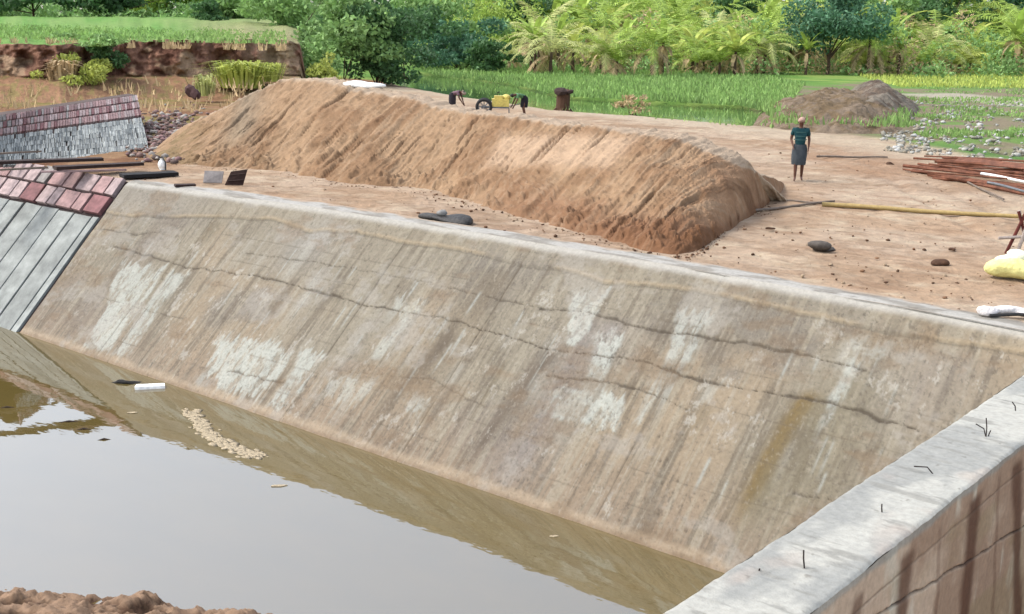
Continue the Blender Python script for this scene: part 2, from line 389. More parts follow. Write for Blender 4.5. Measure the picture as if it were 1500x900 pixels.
for k in range(60):                                     # thin single runs of lime
    s0, q0 = slope_sq(random.uniform(300, 1300), 0)[0], random.uniform(.9, 3.4)
    s0 = random.uniform(1, 22); L_ = random.uniform(.3, .9); wd = random.uniform(.012, .03)
    m = np.exp(-((SS-s0)/wd)**2)*sm(QQ, q0-.05, q0+.05)*sm(QQ, q0+L_, q0+.5*L_)
    base = mix(base, PALE, m*random.uniform(.4, .85))
# cracks and lift lines: real grooves
def crack(px, width, depth, dark, sd, lump=.0):
    global base, hz
    d = dpoly(SS, QQ+.09*(fbm(SS*3.5, QQ*0+sd, sd)-.5)+.03*(fbm(SS*24, QQ*0+sd, sd+1)-.5), sl_list(px))
    wv = width*.45*(.3+1.5*sm(fbm(SS*3.6, QQ*0, sd+2), .3, .7))*(.25+1.3*sm(fbm(SS*1.1, QQ*0, sd+7), .35, .6))+.003
    m = np.clip(1.3-d/wv, 0, 1)
    hz -= m*depth; base = mix(base, srgb(84, 72, 60), m*dark*.85)
    base = mix(base, srgb(120, 106, 88), np.clip(1-d/(wv*5), 0, 1)*dark*.4)
    if lump: hz += lump*np.clip(1-d/(wv*4), 0, 1)*(fbm(SS*9, QQ*9, sd+4)-.3)
crack([(265, 394), (345, 405), (430, 426), (530, 454), (640, 474), (700, 490), (790, 518), (850, 524), (940, 540), (1000, 560), (1090, 574), (1180, 590), (1240, 605), (1345, 636)], .022, .03, .95, 800, .015)
crack([(770, 458), (838, 464), (880, 474), (930, 490), (1010, 500), (1100, 512), (1180, 528), (1260, 546)], .02, .03, .8, 810, .015)
crack([(786, 556), (850, 562), (900, 570), (1000, 605)], .02, .025, .8, 820, .01)
crack([(345, 374), (450, 390), (560, 410), (640, 430), (780, 458)], .016, .02, .6, 830)
crack([(160, 362), (215, 378), (265, 394)], .02, .02, .8, 840)
crack([(140, 335), (195, 345), (240, 340)], .018, .015, .6, 845)
crack([(330, 545), (380, 556), (410, 562)], .02, .02, .7, 850)
crack([(480, 545), (620, 560), (700, 600)], .014, .012, .4, 860)
crack([(1160, 724), (1215, 735)], .018, .02, .7, 870)
crack([(130, 432), (200, 452), (260, 470)], .014, .012, .5, 875)
for (u, v) in [(300, 290), (320, 292), (757, 362), (1040, 410), (590, 322)]:
    s0 = slope_sq(u, v)[0]; d = np.abs(SS-s0+.03*(fbm(QQ*2, SS*0, 5)-.5))
    m = np.clip(1.2-d/.016, 0, 1)*sm(fbm(SS*0+s0, QQ*1.7, 880), .3, .5); hz -= m*.012; base = mix(base, srgb(110, 95, 78), m*.7)
# wavy pale overlap line of the top pour
wl = sl_list([(190, 318), (290, 320), (380, 325), (430, 343), (500, 344), (560, 360), (620, 368), (700, 384), (750, 396), (800, 402), (860, 420), (920, 426), (1000, 432), (1100, 452), (1200, 474), (1300, 492), (1400, 508), (1520, 524)])
wq = np.interp(SS, [p[0] for p in wl], [p[1] for p in wl])+.08*(fbm(SS*1.7, QQ*0, 900)-.5)+.03*(fbm(SS*7, QQ*0, 901)-.5)
hz += .02*sm(QQ-wq, .015, -.015)
base = mix(base, srgb(206, 184, 152), np.exp(-((QQ-wq+.03)/.045)**2)*.75*sm(fbm(SS*.7, QQ*0, 902), .25, .5))
base = mix(base, srgb(110, 98, 82), np.exp(-((QQ-wq-.035)/.018)**2)*.5)
base = mix(base, srgb(190, 176, 152), sm(QQ-wq, .0, -.15)*.35)
# shutter board lines
for q0 in (1.05, 1.65, 2.3, 2.95, 3.6, 4.15):
    d = np.abs(QQ-q0-.05*(fbm(SS*.5, QQ*0, int(q0*10))-.5)); m = np.clip(1-d/.018, 0, 1)*sm(fbm(SS*1.1, QQ*0, 33+int(q0*7)), .45, .6)
    hz -= m*.006; base = mix(base, srgb(128, 114, 96), m*.5)
# pits
pit = .6*sm(fbm(SS*15, QQ*15, 950, 3), .8, .86)*sm(fbm(SS*.6, QQ*.6, 951), .45, .6); hz -= pit*.02; base = mix(base, srgb(92, 80, 66), pit*.8)
for u0, v0, v1 in ((1005, 640, 790), (870, 560, 700), (770, 660, 720), (590, 590, 690)):
    for k in range(16):
        s1, q1 = slope_sq(u0-(random.uniform(v0, v1)-v0)*.42+random.uniform(-7, 7), random.uniform(v0, v1))
        m = np.clip(1.2-np.hypot(SS-s1, (QQ-q1)*.7)/random.uniform(.012, .026), 0, 1); hz -= m*.012; base = mix(base, srgb(98, 86, 72), m*.6)
base = base*np.array([.91, .925, .90])
base = mix(base, srgb(214, 208, 192), sm(fbm(SS*5, QQ*3, 1401, 6, .75), .60, .70)*sm(fbm(SS*.5, QQ*.9, 1402), .48, .6)*.55)
base = mix(base, srgb(104, 94, 80), sm(fbm(SS*18, QQ*9, 1403, 4, .7), .63, .74)*sm(fbm(SS*.7, QQ*.7, 1404), .45, .62)*.5)
# worn pale toe above the water, damp line at it
base = mix(base, srgb(206, 184, 154), sm(QQ+.16*(fbm(SS*1.3, QQ*0, 960)-.5), 4.42, 4.56)*.7)
base = mix(base, srgb(150, 122, 92), sm(QQ, 4.56, 4.66)*.5)
base = base*(.92+.24*(fbm(SS*1.1, QQ*1.3, 957, 5, .6)-.5))[..., None]
base = mix(base, srgb(186, 180, 168), sm(fbm(SS*.9, QQ*1.2, 958, 5, .65), .56, .68)*.4); base = mix(base, srgb(140, 116, 88), sm(fbm(SS*.8, QQ*1.5, 959, 5, .65), .56, .7)*.45)
base = mix(base, srgb(96, 86, 74), sm(fbm(SS*30, QQ*30, 955, 3), .62, .8)*.35); base = mix(base, srgb(190, 180, 162), sm(fbm(SS*26, QQ*18, 956, 3), .64, .8)*.3)
top = sm(QQ, .14, .0); base = mix(base, srgb(216, 212, 200), sm(QQ+.08*wob, .22, .05)*.8)
hz += .05*(fbm(SS*.5, QQ*.5, 961)-.5)+.012*(fbm(SS*3, QQ*3, 962)-.5)-.03*sm(QQ, .22, 0)**2
Vn = slope_pts(SS, QF, 0)
nl = math.hypot(RUN, DROP)
Vn[..., 1] += -DROP/nl*hz; Vn[..., 2] += RUN/nl*hz
dam = empty('concrete_embankment', (11, 0, 0))
tag(dam, 'long stained concrete slope with pale lime runs and cracks above the water', 'embankment')
def child(o, p): o.parent = p; o.matrix_parent_inverse = Matrix.Translation(p.location).inverted(); return o
child(mobj('sloping_face', Vn.reshape(-1, 3), gridf(*SS.shape), CONC, col=base, smooth=True), dam)
# coping strip along the crest
cs = np.linspace(-.35, 22.44, 700); cw_ = np.linspace(0, 1, 26)
CS, CW = np.meshgrid(cs, cw_)
wid = .62+.34*(fbm(CS*.5, CS*0, 970)-.5)-.3*sm(CS, 3, 0)
cy = crest_t(CS)-.012+CW*wid
cz = -.03*(1-CW)**4+.006-.0*CW+.012*sm(CW,0,.2)+.02*(fbm(CS*2, cy*2, 971)-.5)-.09*sm(CW, .8, 1)
cc = mix(np.ones(CS.shape+(3,))*srgb(206, 202, 192), srgb(172, 166, 154), sm(fbm(CS*1.5, cy*5, 972), .45, .65))
cc = mix(cc, srgb(205, 180, 152), sm(CW+.9*(fbm(CS*2.2, cy*2.2, 973)-.5), .55, .85))
cc = mix(cc, srgb(120, 110, 96), sm(fbm(CS*2.0, cy*14, 974), .66, .75)*.5)
child(mobj('coping', np.stack([CS, cy, cz], -1).reshape(-1, 3), gridf(*CS.shape), CONC, col=cc, smooth=True), dam)

# ------------------------------------------------------------------ left lining: pink tiles over grey slabs on the same slope
lin = empty('tiled_revetment', (-6, 0, 0))
tag(lin, 'revetment of pinkish tiles above long grey slabs, left of the plain concrete slope', 'revetment')
JOINT = material('dark_joint', srgb(70, 56, 54), rough=1, bump=.4)
# backing plane
LS, LQ = np.meshgrid(np.linspace(-16, -.34, 90), np.linspace(0, 1.03, 40))
child(mobj('joint_bed', slope_pts(LS, LQ, -.03).reshape(-1, 3), gridf(*LS.shape), JOINT), lin)
vv = []; ff = []; ccol = []
def plate(s0, s1, q0, q1, skew, th, colr, L, jit=.02):
    n = len(L[0]); sk = skew
    a = [(s0+sk*q0+random.uniform(-jit, jit), q0+random.uniform(-jit, jit)), (s1+sk*q0+random.uniform(-jit, jit), q0+random.uniform(-jit, jit)),
         (s1+sk*q1+random.uniform(-jit, jit), q1+random.uniform(-jit, jit)), (s0+sk*q1+random.uniform(-jit, jit), q1+random.uniform(-jit, jit))]
    lf = th+random.uniform(0, .015)
    for lift, ins in ((0-.05, 0), (lf-.012, 0), (lf, .02)):
        cxm = sum(p[0] for p in a)/4; cym = sum(p[1] for p in a)/4
        for (x, y) in a:
            x2 = x+(cxm-x)*ins*1.2; y2 = y+(cym-y)*ins*1.2
            L[0].append(tuple(slope_pts(np.array(x2), np.array(y2/4.669), lift))); L[2].append(colr)
    for r in range(2):
        for k in range(4): L[1].append((n+r*4+k, n+r*4+(k+1) % 4, n+r*4+4+(k+1) % 4, n+r*4+4+k))
    L[1].append((n+8, n+9, n+10, n+11))
s_r, qr = slope_sq(140, 318)
sr2, _ = slope_sq(182, 262)
QT = qr
def tilecol(): 
    r = random.random()
    c = srgb(190, 154, 150) if r < .45 else srgb(208, 184, 180) if r < .78 else srgb(160, 110, 110) if r < .92 else srgb(184, 176, 170)
    return c*random.uniform(.85, 1.1)
L1 = ([], [], [])
rows = [(-.02, QT*.46), (QT*.49, QT*.97)]
for j, (qa, qb) in enumerate(rows):
    s = -.42
    while s > -14:
        wdt = random.choice([.42, .5, .58, .66, .8])
        if random.random() < .2: s -= .05
        plate(s-wdt, s-.075, qa, qb-.03, 0, .07, tilecol(), L1)
        s -= wdt+.015
child(mobj('tile_band', np.array(L1[0]), [tuple(f) for f in L1[1]], TILE, col=np.array(L1[2])), lin)
L2 = ([], [], [])
s = -.40
wds = [.30, .85, .80, .85, .9, .8, .9, .85, .7, .6, .6, .7, .6, .6, .6, .6, .6, .6, .6, .6, .6]
for wdt in wds:
    plate(s-wdt, s-random.uniform(.05, .09), QT*1.0+.02, 4.8, 0, .02, srgb(178, 182, 176)*random.uniform(.88, 1.05), L2, .02)
    s -= wdt
child(mobj('slab_band', np.array(L2[0]), [tuple(f) for f in L2[1]], SLAB, col=np.array(L2[2])), lin)

# ------------------------------------------------------------------ abutment wall on the right
W0, W1, WY0, WY1 = 22.44, 23.23, -24.0, .35
wall = empty('abutment_wall', (22.83, -5, -DROP))
tag(wall, 'thick pale concrete wall with rebar stubs on top crossing the right corner', 'wall')
yy = np.linspace(WY0, WY1, 1500)
def wedge_l(y): return W0+.035*(fbm(y*.8, y*0, 990)-.5)+.018*(fbm(y*4, y*0, 991)-.5)
def wedge_r(y): return W1+.05*(fbm(y*.7, y*0, 992)-.5)+.02*(fbm(y*5, y*0, 993)-.5)
wx_ = np.linspace(0, 1, 44)
YY, WX = np.meshgrid(yy, wx_)
xl, xr = wedge_l(YY), wedge_r(YY); XX = xl+(xr-xl)*WX
zt = .03*(fbm(XX*3, YY*1.2, 994)-.5)+.02*(fbm(XX*2.5, YY*9, 995, 3, .6)-.5)-.02*(sm(WX, .05, 0)+sm(WX, .95, 1))**2
tc_ = mix(np.ones(YY.shape+(3,))*srgb(218, 216, 204), srgb(188, 188, 180), sm(fbm(XX*2, YY*1.2, 996), .42, .62))
tc_ = mix(tc_, srgb(168, 166, 156), sm(fbm(XX*2.6, YY*10, 997, 3, .6), .6, .74)*.7)
tc_ = mix(tc_, srgb(216, 200, 184), sm(fbm(XX*1.5, YY*.9, 998), .58, .7)*.5)
tc_ = mix(tc_, srgb(120, 112, 100), sm(fbm(XX*16, YY*16, 999, 2), .84, .9)*.5)
child(mobj('wall_top', np.stack([XX, YY, zt], -1).reshape(-1, 3), gridf(*YY.shape)[:, ::-1], CONC, col=tc_, smooth=True), wall)
zz_ = np.linspace(0, -3.6, 260)
YY, ZZ = np.meshgrid(yy, zz_)
bul = .03*(fbm(YY*.8, ZZ*.8, 1001)-.5)+.012*(fbm(YY*5, ZZ*5, 1002)-.5)
xr = wedge_r(YY)-.03*sm(ZZ, -.02, 0)*0
wc = mix(np.ones(YY.shape+(3,))*srgb(204, 180, 158), srgb(172, 144, 122), sm(fbm(YY*1.2, ZZ*.9, 1003), .4, .6))
wc = mix(wc, srgb(222, 212, 194), sm(fbm(YY*2.2, ZZ*.7, 1004), .55, .68)*.8)
wc = mix(wc, srgb(160, 140, 108), sm(fbm(YY*.7, ZZ*2, 1014), .5, .65)*.5)
def wy(u, v):                                           # y on the right face for a sight line
    d = ray(u, v); t = (W1-CAM[0])/d[0]; p = CAM+d*t; return p[1], p[2]
for (u0, v0, u1, v1, wd, a) in [(1432, 720, 1412, 900, .085, .95), (1335, 790, 1322, 900, .07, .85), (1492, 665, 1490, 900, .07, .9), (1262, 850, 1255, 900, .05, .7), (1380, 760, 1372, 900, .025, .4), (1465, 740, 1455, 900, .025, .4)]:
    ya, za = wy(u0, v0); yb, zb = wy(u1, v1)
    cyy = ya+(yb-ya)*np.clip((ZZ-za)/(zb-za), -1, 1.5)
    wdl = wd*1.7*(.6+1.1*fbm(ZZ*1.6, YY*0+wd*10, 1015))
    m = sm(np.abs(YY-cyy+.08*(fbm(ZZ*1.5, YY*0, 1005)-.5)), wdl*1.35, wdl*.35)*sm(ZZ, -.10, -.22)
    wc = mix(wc, srgb(104, 72, 54), np.clip(m*a, 0, 1))
for k in range(14):                                     # same wash-down stains further along, out of the picture
    y0 = random.choice([random.uniform(-22, -11), random.uniform(-3.5, 0)]); wd = random.uniform(.05, .12)
    m = sm(np.abs(YY-y0+.1*(fbm(ZZ*1.5, YY*0, 1006+k)-.5)), wd*1.3, wd*.5)*sm(ZZ, -.1, -.25); wc = mix(wc, srgb(98, 72, 56), m*.8)
wc = wc*np.array([1.75, 1.76, 1.66])  # light added into the side's colour, since this face lies in shade
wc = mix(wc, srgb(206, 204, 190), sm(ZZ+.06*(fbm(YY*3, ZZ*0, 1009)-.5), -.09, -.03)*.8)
# crack and lift line
ya, za = wy(1300, 893); yb, zb = wy(1500, 770)
dcr = np.abs(ZZ-(za+(zb-za)*(YY-ya)/(yb-ya))-.05*(fbm(YY*2.5, YY*0, 1010)-.5)-.02*(fbm(YY*9, YY*0, 1011)-.5))
m = np.clip(1.2-dcr/(.012*(.4+1.4*fbm(YY*3, YY*0, 1012))), 0, 1); bul -= m*.03; wc = mix(wc, srgb(60, 48, 40), m*.9)
for zj in (-.3, -2.2):
    m = np.clip(1.2-np.abs(ZZ-zj-.02*(fbm(YY*.8, YY*0, 1013)-.5))/.012, 0, 1); bul -= m*.01; wc = mix(wc, srgb(120, 100, 80), m*.55)
for yj in (wy(1268, 860)[0], wy(1462, 720)[0], wy(1350, 800)[0]-2.4):
    m = np.clip(1.2-np.abs(YY-yj)/.008, 0, 1); bul -= m*.01; wc = mix(wc, srgb(110, 92, 74), m*.5)
child(mobj('wall_side', np.stack([xr+bul*sm(ZZ, 0, -.05), YY, ZZ-.02+.0*ZZ], -1).reshape(-1, 3), gridf(*YY.shape), CONC, col=wc, smooth=True), wall)
zz2 = np.linspace(0, -3.6, 60); YL, ZL = np.meshgrid(yy[::4], zz2)
child(mobj('wall_side', np.stack([wedge_l(YL), YL, ZL-.02], -1).reshape(-1, 3), gridf(*YL.shape)[:, ::-1], CONC,
      col=mix(np.ones(YL.shape+(3,))*srgb(176, 164, 144), srgb(132, 118, 98), sm(fbm(YL*3, ZL*.6, 1020), .45, .65)), smooth=True), wall)
for yend, nm in ((WY1, 1), (WY0, 0)):
    child(MB().add([(W0, yend, 0), (W1, yend, 0), (W1, yend, -3.6), (W0, yend, -3.6)], [(0, 1, 2, 3)]).build('wall_end', material('plain_concrete', srgb(190, 186, 174))), wall)
RUST = material('rusty_steel', srgb(96, 66, 56), rough=.8, metal=.3, nscale=40, namt=.4)
DARKST = material('dark_rebar', srgb(84, 74, 70), rough=.7, metal=.5, nscale=40, namt=.4)
def stub(u, v, tips, label=None):
    b = at(u, v, 0.0)
    for (dx, dy, dz, bend) in tips:
        m = MB(); p0 = b+np.array([random.uniform(-.02, .02), random.uniform(-.02, .02), -.05])
        mid = p0+np.array([dx*.4, dy*.4, .05+dz*.5+bend]); p1 = b+np.array([dx, dy, dz])
        m.tube([p0, mid, p1], .0065, 6); o = child(m.build('rebar_stub', DARKST), wall)
        if label: o['label'] = label
# directions: screen right ~ (.77,.64), away ~ (-.64,.77)
stub(1443, 640, [(-.01, 0, .20, 0), (-.09, -.05, .13, .02), (.04, .03, .07, 0)], 'three bent rebars in a cluster')
stub(1375, 693, [(-.20, -.11, .045, .03)], 'rebar bent almost flat')
stub(1296, 750, [(-.02, -.03, .075, 0)], 'short rebar stub')
stub(1184, 830, [(-.03, -.04, .14, 0)], 'leaning rebar stub nearest the water')
stub(1488, 602, [(-.04, -.03, .10, 0)], 'small leaning rebar at the far end')
stub(1110, 836, [(.01, .01, .012, 0)], 'rebar cut flush')

# ------------------------------------------------------------------ sand embankment behind the crest
pairs = [((205, 232), (232, 214, 5)), ((250, 240), (270, 184, 6)), ((320, 246), (350, 146, 7)), ((400, 252), (435, 116, 7.6)), ((520, 270), (560, 138, 7.6)), ((612, 276), (680, 163, 7.2)),
         ((700, 300), (780, 177, 7.0)), ((860, 345), (900, 191, 6.3)), ((960, 370), (985, 203, 6.2)), ((1012, 370), (1040, 222, 6.2)),
         ((1050, 348), (1088, 244, 6.9)), ((1112, 308), (1118, 257, 8.6)), ((1138, 290), (1140, 264, 10.8)), ((1150, 275), (1148, 269, 12.6))]
toe = np.array([[*st(*a), -.06] for a, b in pairs]); crs = np.array([at_t(*b) for a, b in pairs])
toe[:, 1] = np.maximum(toe[:, 1], .8)
def spl(Pts, n):
    k = np.linspace(0, len(Pts)-1, n); i = np.clip(k.astype(int), 0, len(Pts)-2); f = (k-i)[:, None]
    p0 = Pts[np.clip(i-1, 0, 99)]; p1 = Pts[i]; p2 = Pts[i+1]; p3 = Pts[np.clip(i+2, 0, len(Pts)-1)]
    return .5*((2*p1)+(-p0+p2)*f+(2*p0-5*p1+4*p2-p3)*f**2+(-p0+3*p1-3*p2+p3)*f**3)
NK = 760
tp, cp = spl(toe, NK), spl(crs, NK)
kb = sm(np.linspace(0, 1, NK), .66, .86)[:, None]
back = cp+np.array([.6, 3.6, 0])*(1-kb)+np.array([-2.2, 1.4, 0])*kb; back[:, 2] = -.1
top2 = cp+np.array([.1, .8, 0])*(1-kb)+np.array([-.15, .1, 0])*kb; top2[:, 2] += .0
rowsV = []; NW = 150
wl_ = np.linspace(0, 1, NW)
for w in wl_:
    h = w+.02*math.sin(w*PI*2)*-1
    rowsV.append(tp*(1-w)+cp*w+np.array([0, 0, 1])*((h-w)*(cp[:, 2:3]-tp[:, 2:3])))
for w in np.linspace(.1, 1, 8): rowsV.append(cp*(1-w)+top2*w)
for w in np.linspace(.05, 1, 20): rowsV.append(top2*(1-w)+back*w)
BV = np.array(rowsV); kk = np.linspace(0, 1, NK)[None, :].repeat(BV.shape[0], 0); ww = np.arange(BV.shape[0])[:, None].repeat(NK, 1)/(NW-1)
env = sm(ww, 0, .06)*sm(kk, 0, .02)*sm(kk, 1, .90)
rake = fbm(BV[..., 0]*5.5+.5*BV[..., 1], BV[..., 1]*.35, 1100, 4, .55)
rake2 = fbm(BV[..., 0]*16+1.5*BV[..., 1], BV[..., 1]*.8, 1103, 3, .55)
lumpy = fbm(BV[..., 0]*1.1, BV[..., 1]*1.1, 1101, 5, .55)
smooth_patch = sm(sdp(BV[..., 0], BV[..., 1], [at_t(735, 185, 6.4)[:2], at_t(920, 200, 6.0)[:2], st(950, 300), st(870, 318)+np.array([0, .5]), st(690, 285)+np.array([0, .4])]), -.2, .3)
dz = env*(.16*(rake-.5)+.085*(rake2-.5)*(1-.3*smooth_patch)+.26*(lumpy-.5)*(1-.6*smooth_patch)+  .13*(fbm(BV[..., 0]*4.5, BV[..., 1]*4.5, 1102, 6, .75)-.5)+.10*sm(fbm(BV[..., 0]*3, BV[..., 1]*3, 1120, 4, .6), .56, .66)*sm(ww, .6, .1)-.13*sm(rake, .6, .72)*sm(fbm(BV[..., 0]*.6, BV[..., 1]*.4, 1121), .45, .55))
lower = sm(ww, .42, .18)*sm(kk, .42, .55)
dz += env*lower*.10*(fbm(BV[..., 0]*2.5, BV[..., 1]*2.5, 1105)-.3)
BV[..., 2] += dz*np.clip(cp[:, 2]/1.5, 0, 1)[None, :]
bcol = mix(np.ones(BV.shape)*srgb(202, 170, 136), srgb(180, 146, 114), sm(lumpy, .4, .62))
bcol = mix(bcol, srgb(230, 200, 168), smooth_patch*.9)
bcol = mix(bcol, srgb(170, 128, 100), np.clip(lower*(.5+fbm(BV[..., 0]*1.5, BV[..., 1]*1.5, 1106)), 0, 1)*.7*(1-smooth_patch*.8))
bcol = mix(bcol, srgb(200, 158, 124), sm(kk, .62, .76)*.6)
bcol = mix(bcol, srgb(210, 184, 154), sm(rake2, .58, .72)*.4)
bcol = mix(bcol, srgb(128, 94, 68), sm(rake, .62, .74)*.6)
bcol = mix(bcol, srgb(118, 92, 66), sm(fbm(BV[..., 0]*3, BV[..., 1]*3, 1107), .68, .76)*.5*sm(kk, .5, .2))
bcol = mix(bcol, srgb(222, 200, 172), sm(ww, .94, 1.04)*.6)
bcol = mix(bcol, srgb(170, 160, 140), np.exp(-((kk-.17)/.025)**2)*sm(ww, .2, .5)*.6)
bcol = mix(bcol, srgb(150, 146, 104), sm(kk, .16, .05)*sm(lumpy, .45, .55)*.4)
bcol = mix(bcol, srgb(226, 204, 178), sm(ww, .97, 1.01))
bcol = mix(bcol, srgb(148, 106, 76), sm(ww, .30, .12)*sm(kk, .45, .6)*.6)
bcol = bcol*np.array([.90, .87, .84])
emb = mobj('sand_embankment', BV.reshape(-1, 3), gridf(BV.shape[0], NK), SAND, col=bcol, smooth=True)
tag(emb, kind='structure'); emb['label'] = 'raked brown sand embankment behind the dam crest'

# ------------------------------------------------------------------ eroded bank (cliff) and green plateau upper left
def w2(Xw, Yw): p = rot(np.array([Xw, Yw, 0.])); return np.array([CAM[0]+p[0], CAM[1]+p[1]])
cu = np.linspace(-700, 452, 620)
cY = np.interp(cu, [-700, -200, 0, 90, 200, 300, 400, 452], [58, 62, 66, 65, 69, 70, 73, 74])
cY = cY+1.6*(fbm(cu/40, cu*0, 1200, 4)-.5)+.5*(fbm(cu/9, cu*0, 1201)-.5)
zt = np.interp(cu, [-700, 0, 160, 420, 452], [2.7, 2.7, 2.8, 3.1, 2.6])+.12*(fbm(cu/12, cu*0, 1202)-.5)+.35*(fbm(cu/45, cu*0, 1212)-.5)
prof = [(.90, -.15, 0), (.93, .08, 0), (.955, .3, 0), (.975, .28, 1), (.985, .36, 1)]
rowsV = []; fr = []
for r in np.linspace(.88, .985, 22): rowsV.append((r+0*cu, -.2+1.15*sm(r, .885, .985)+0*cu)); fr.append(0)
for h in np.linspace(.05, 1, 44): rowsV.append((.985+.012*h+.004*(fbm(cu/7, cu*0+h*3, 1203)-.5), .95+(zt-.95)*h)); fr.append(1)
for r in [1.001, 1.006, 1.02, 1.05, 1.1, 1.2, 1.35, 1.55, 1.8, 2.2, 3, 5, 9]: rowsV.append((r+0*cu, zt+1.6*sm(r, 1.0, 2.2)+.12*(fbm(cu/10, cu*0+r*5, 1204)-.5))); fr.append(2)
CV = []
endt = sm(cu, 452, 438)
for i, (r, z) in enumerate(rowsV):
    Yw = cY*r+(2.2*(fbm(cu/22, cu*0+i*.05, 1205)-.5)*(1 if fr[i] == 1 else .2)); Xw = (cu-750)/F_PX*Yw
    p = np.stack([CAM[0]+Xw*ca-Yw*sa, CAM[1]+Xw*sa+Yw*ca, -.2+(z+.2)*endt], -1); CV.append(p)
CV = np.array(CV); FR = np.array(fr)[:, None].repeat(len(cu), 1); UU = cu[None, :].repeat(len(fr), 0); RI = np.arange(len(fr))[:, None].repeat(len(cu), 1)*1.0
k1 = fbm(UU/11, RI/9, 1206); k2 = fbm(UU/28, RI/14, 1207)
clc = mix(np.ones(CV.shape)*srgb(168, 126, 104), srgb(122, 86, 70), sm(k1, .44, .62))
clc = mix(clc, srgb(200, 170, 138), sm(k2, .5, .62)*.8)
clc = mix(clc, srgb(176, 136, 104), (FR == 0)*.9)
clc = mix(clc, srgb(158, 146, 92), (FR == 0)*sm(fbm(UU/6, RI/2, 1219), .5, .6)*.7)
clc = mix(clc, srgb(185, 165, 130), sm(UU, 330, 420)*(FR < 2)*sm(k1, .4, .5)*.6)
gp = mix(np.ones(CV.shape)*srgb(128, 178, 88), srgb(150, 186, 104), sm(fbm(UU/30, RI*.8, 1208), .4, .6))
gp = mix(gp, srgb(196, 176, 140), sm(UU+60*(k2-.5), 230, 330)*sm(RI, 78, 70)*.75)
clc = mix(clc, gp, (FR == 2)*1.0)
clm = mobj('earth_bank', CV.reshape(-1, 3), gridf(len(fr), len(cu)), EARTH, col=clc, smooth=True)
tag(clm, kind='structure')

# ------------------------------------------------------------------ far lined embankment at left
fe = empty('lined_embankment', w2(-13.4, 36).tolist()+[0])
tag(fe, 'far low embankment with pinkish tiles above streaked grey stone, upper left', 'embankment')
def fpt(a, b, lift=0):                                  # a along, b down
    T0, T1, B0, B1 = np.array([-15.0, 34.3, 1.26]), np.array([-15.0, 47.3, 1.17]), np.array([-14.5, 33.0, -.05]), np.array([-11.6, 37.6, -.15])
    p = (T0*(1-a)+T1*a)*(1-b)+(B0*(1-a)+B1*a)*b; q = rot(np.array([p[0], p[1], 0])); n = rot(np.array([.5, -.15, .85]))
    return np.array([CAM[0]+q[0], CAM[1]+q[1], p[2]])+n*lift
FL = ([], [], [])
def fplate(a0, a1, b0, b1, th, colr, L, sk=0):
    n = len(L[0])
    for lift, g_ in ((-.03, 0), (th, .08)):
        for (a, b) in ((a0, b0), (a1, b0), (a1, b1), (a0, b1)):
            am, bm_ = (a0+a1)/2, (b0+b1)/2; L[0].append(fpt(a+(am-a)*g_, b+(bm_-b)*g_, lift)); L[2].append(colr)
    for k in range(4): L[1].append((n+k, n+(k+1) % 4, n+4+(k+1) % 4, n+4+k))
    L[1].append((n+4, n+5, n+6, n+7))
for j in range(3):
    a = 0
    while a < 1:
        d = random.uniform(.012, .026); b0 = .02+j*.135
        fplate(a, min(1, a+d*.86), b0, b0+.115, .05, tilecol()*random.uniform(.8, 1.15), FL); a += d
child(mobj('tile_band', np.array(FL[0]), [tuple(f) for f in FL[1]], TILE, col=np.array(FL[2])), fe)
FL = ([], [], [])
a = 0
while a < 1.1:
    d = random.uniform(.006, .014)
    for b0 in (.44, .52, .60, .68, .76, .84, .92):
        a_ = a-.10+.30*(b0-.44)+random.uniform(-.002, .002)
        if random.random() < .97 and 0 <= a_ and a_+d < 1:
            fplate(a_, a_+d*.85, b0, b0+.085, random.uniform(.03, .06), srgb(*random.choice([(206, 210, 204), (190, 194, 190), (150, 156, 154)])), FL)
    a += d
child(mobj('stone_band', np.array(FL[0]), [tuple(f) for f in FL[1]], SLAB, col=np.array(FL[2])), fe)
bk = [fpt(0, 0), fpt(1, 0), fpt(1, 1), fpt(0, 1)]
t0, t1 = fpt(0, 0), fpt(1, 0); q = rot(np.array([-1., .2, 0]))
mb_ = MB()
mb_.add([fpt(i/24, j/12, -.02) for j in range(13) for i in range(25)], [tuple(int(q_) for q_ in f_) for f_ in gridf(13, 25)])
mb_.add([t0, t1, t1+q*.35+[0, 0, .03], t0+q*.35+[0, 0, .03], t1+q*3.5+[0, 0, -1.5], t0+q*3.5+[0, 0, -1.5]], [(0, 1, 2, 3), (3, 2, 4, 5)])
mb_.add([t1, fpt(1, 1), t1+q*3.5+[0, 0, -1.5], t1+q*.35+[0, 0, .03]], [(0, 1, 2, 3)])
child(mb_.build('earth_core', material('core_earth', srgb(112, 92, 84), nscale=3, namt=.3)), fe)

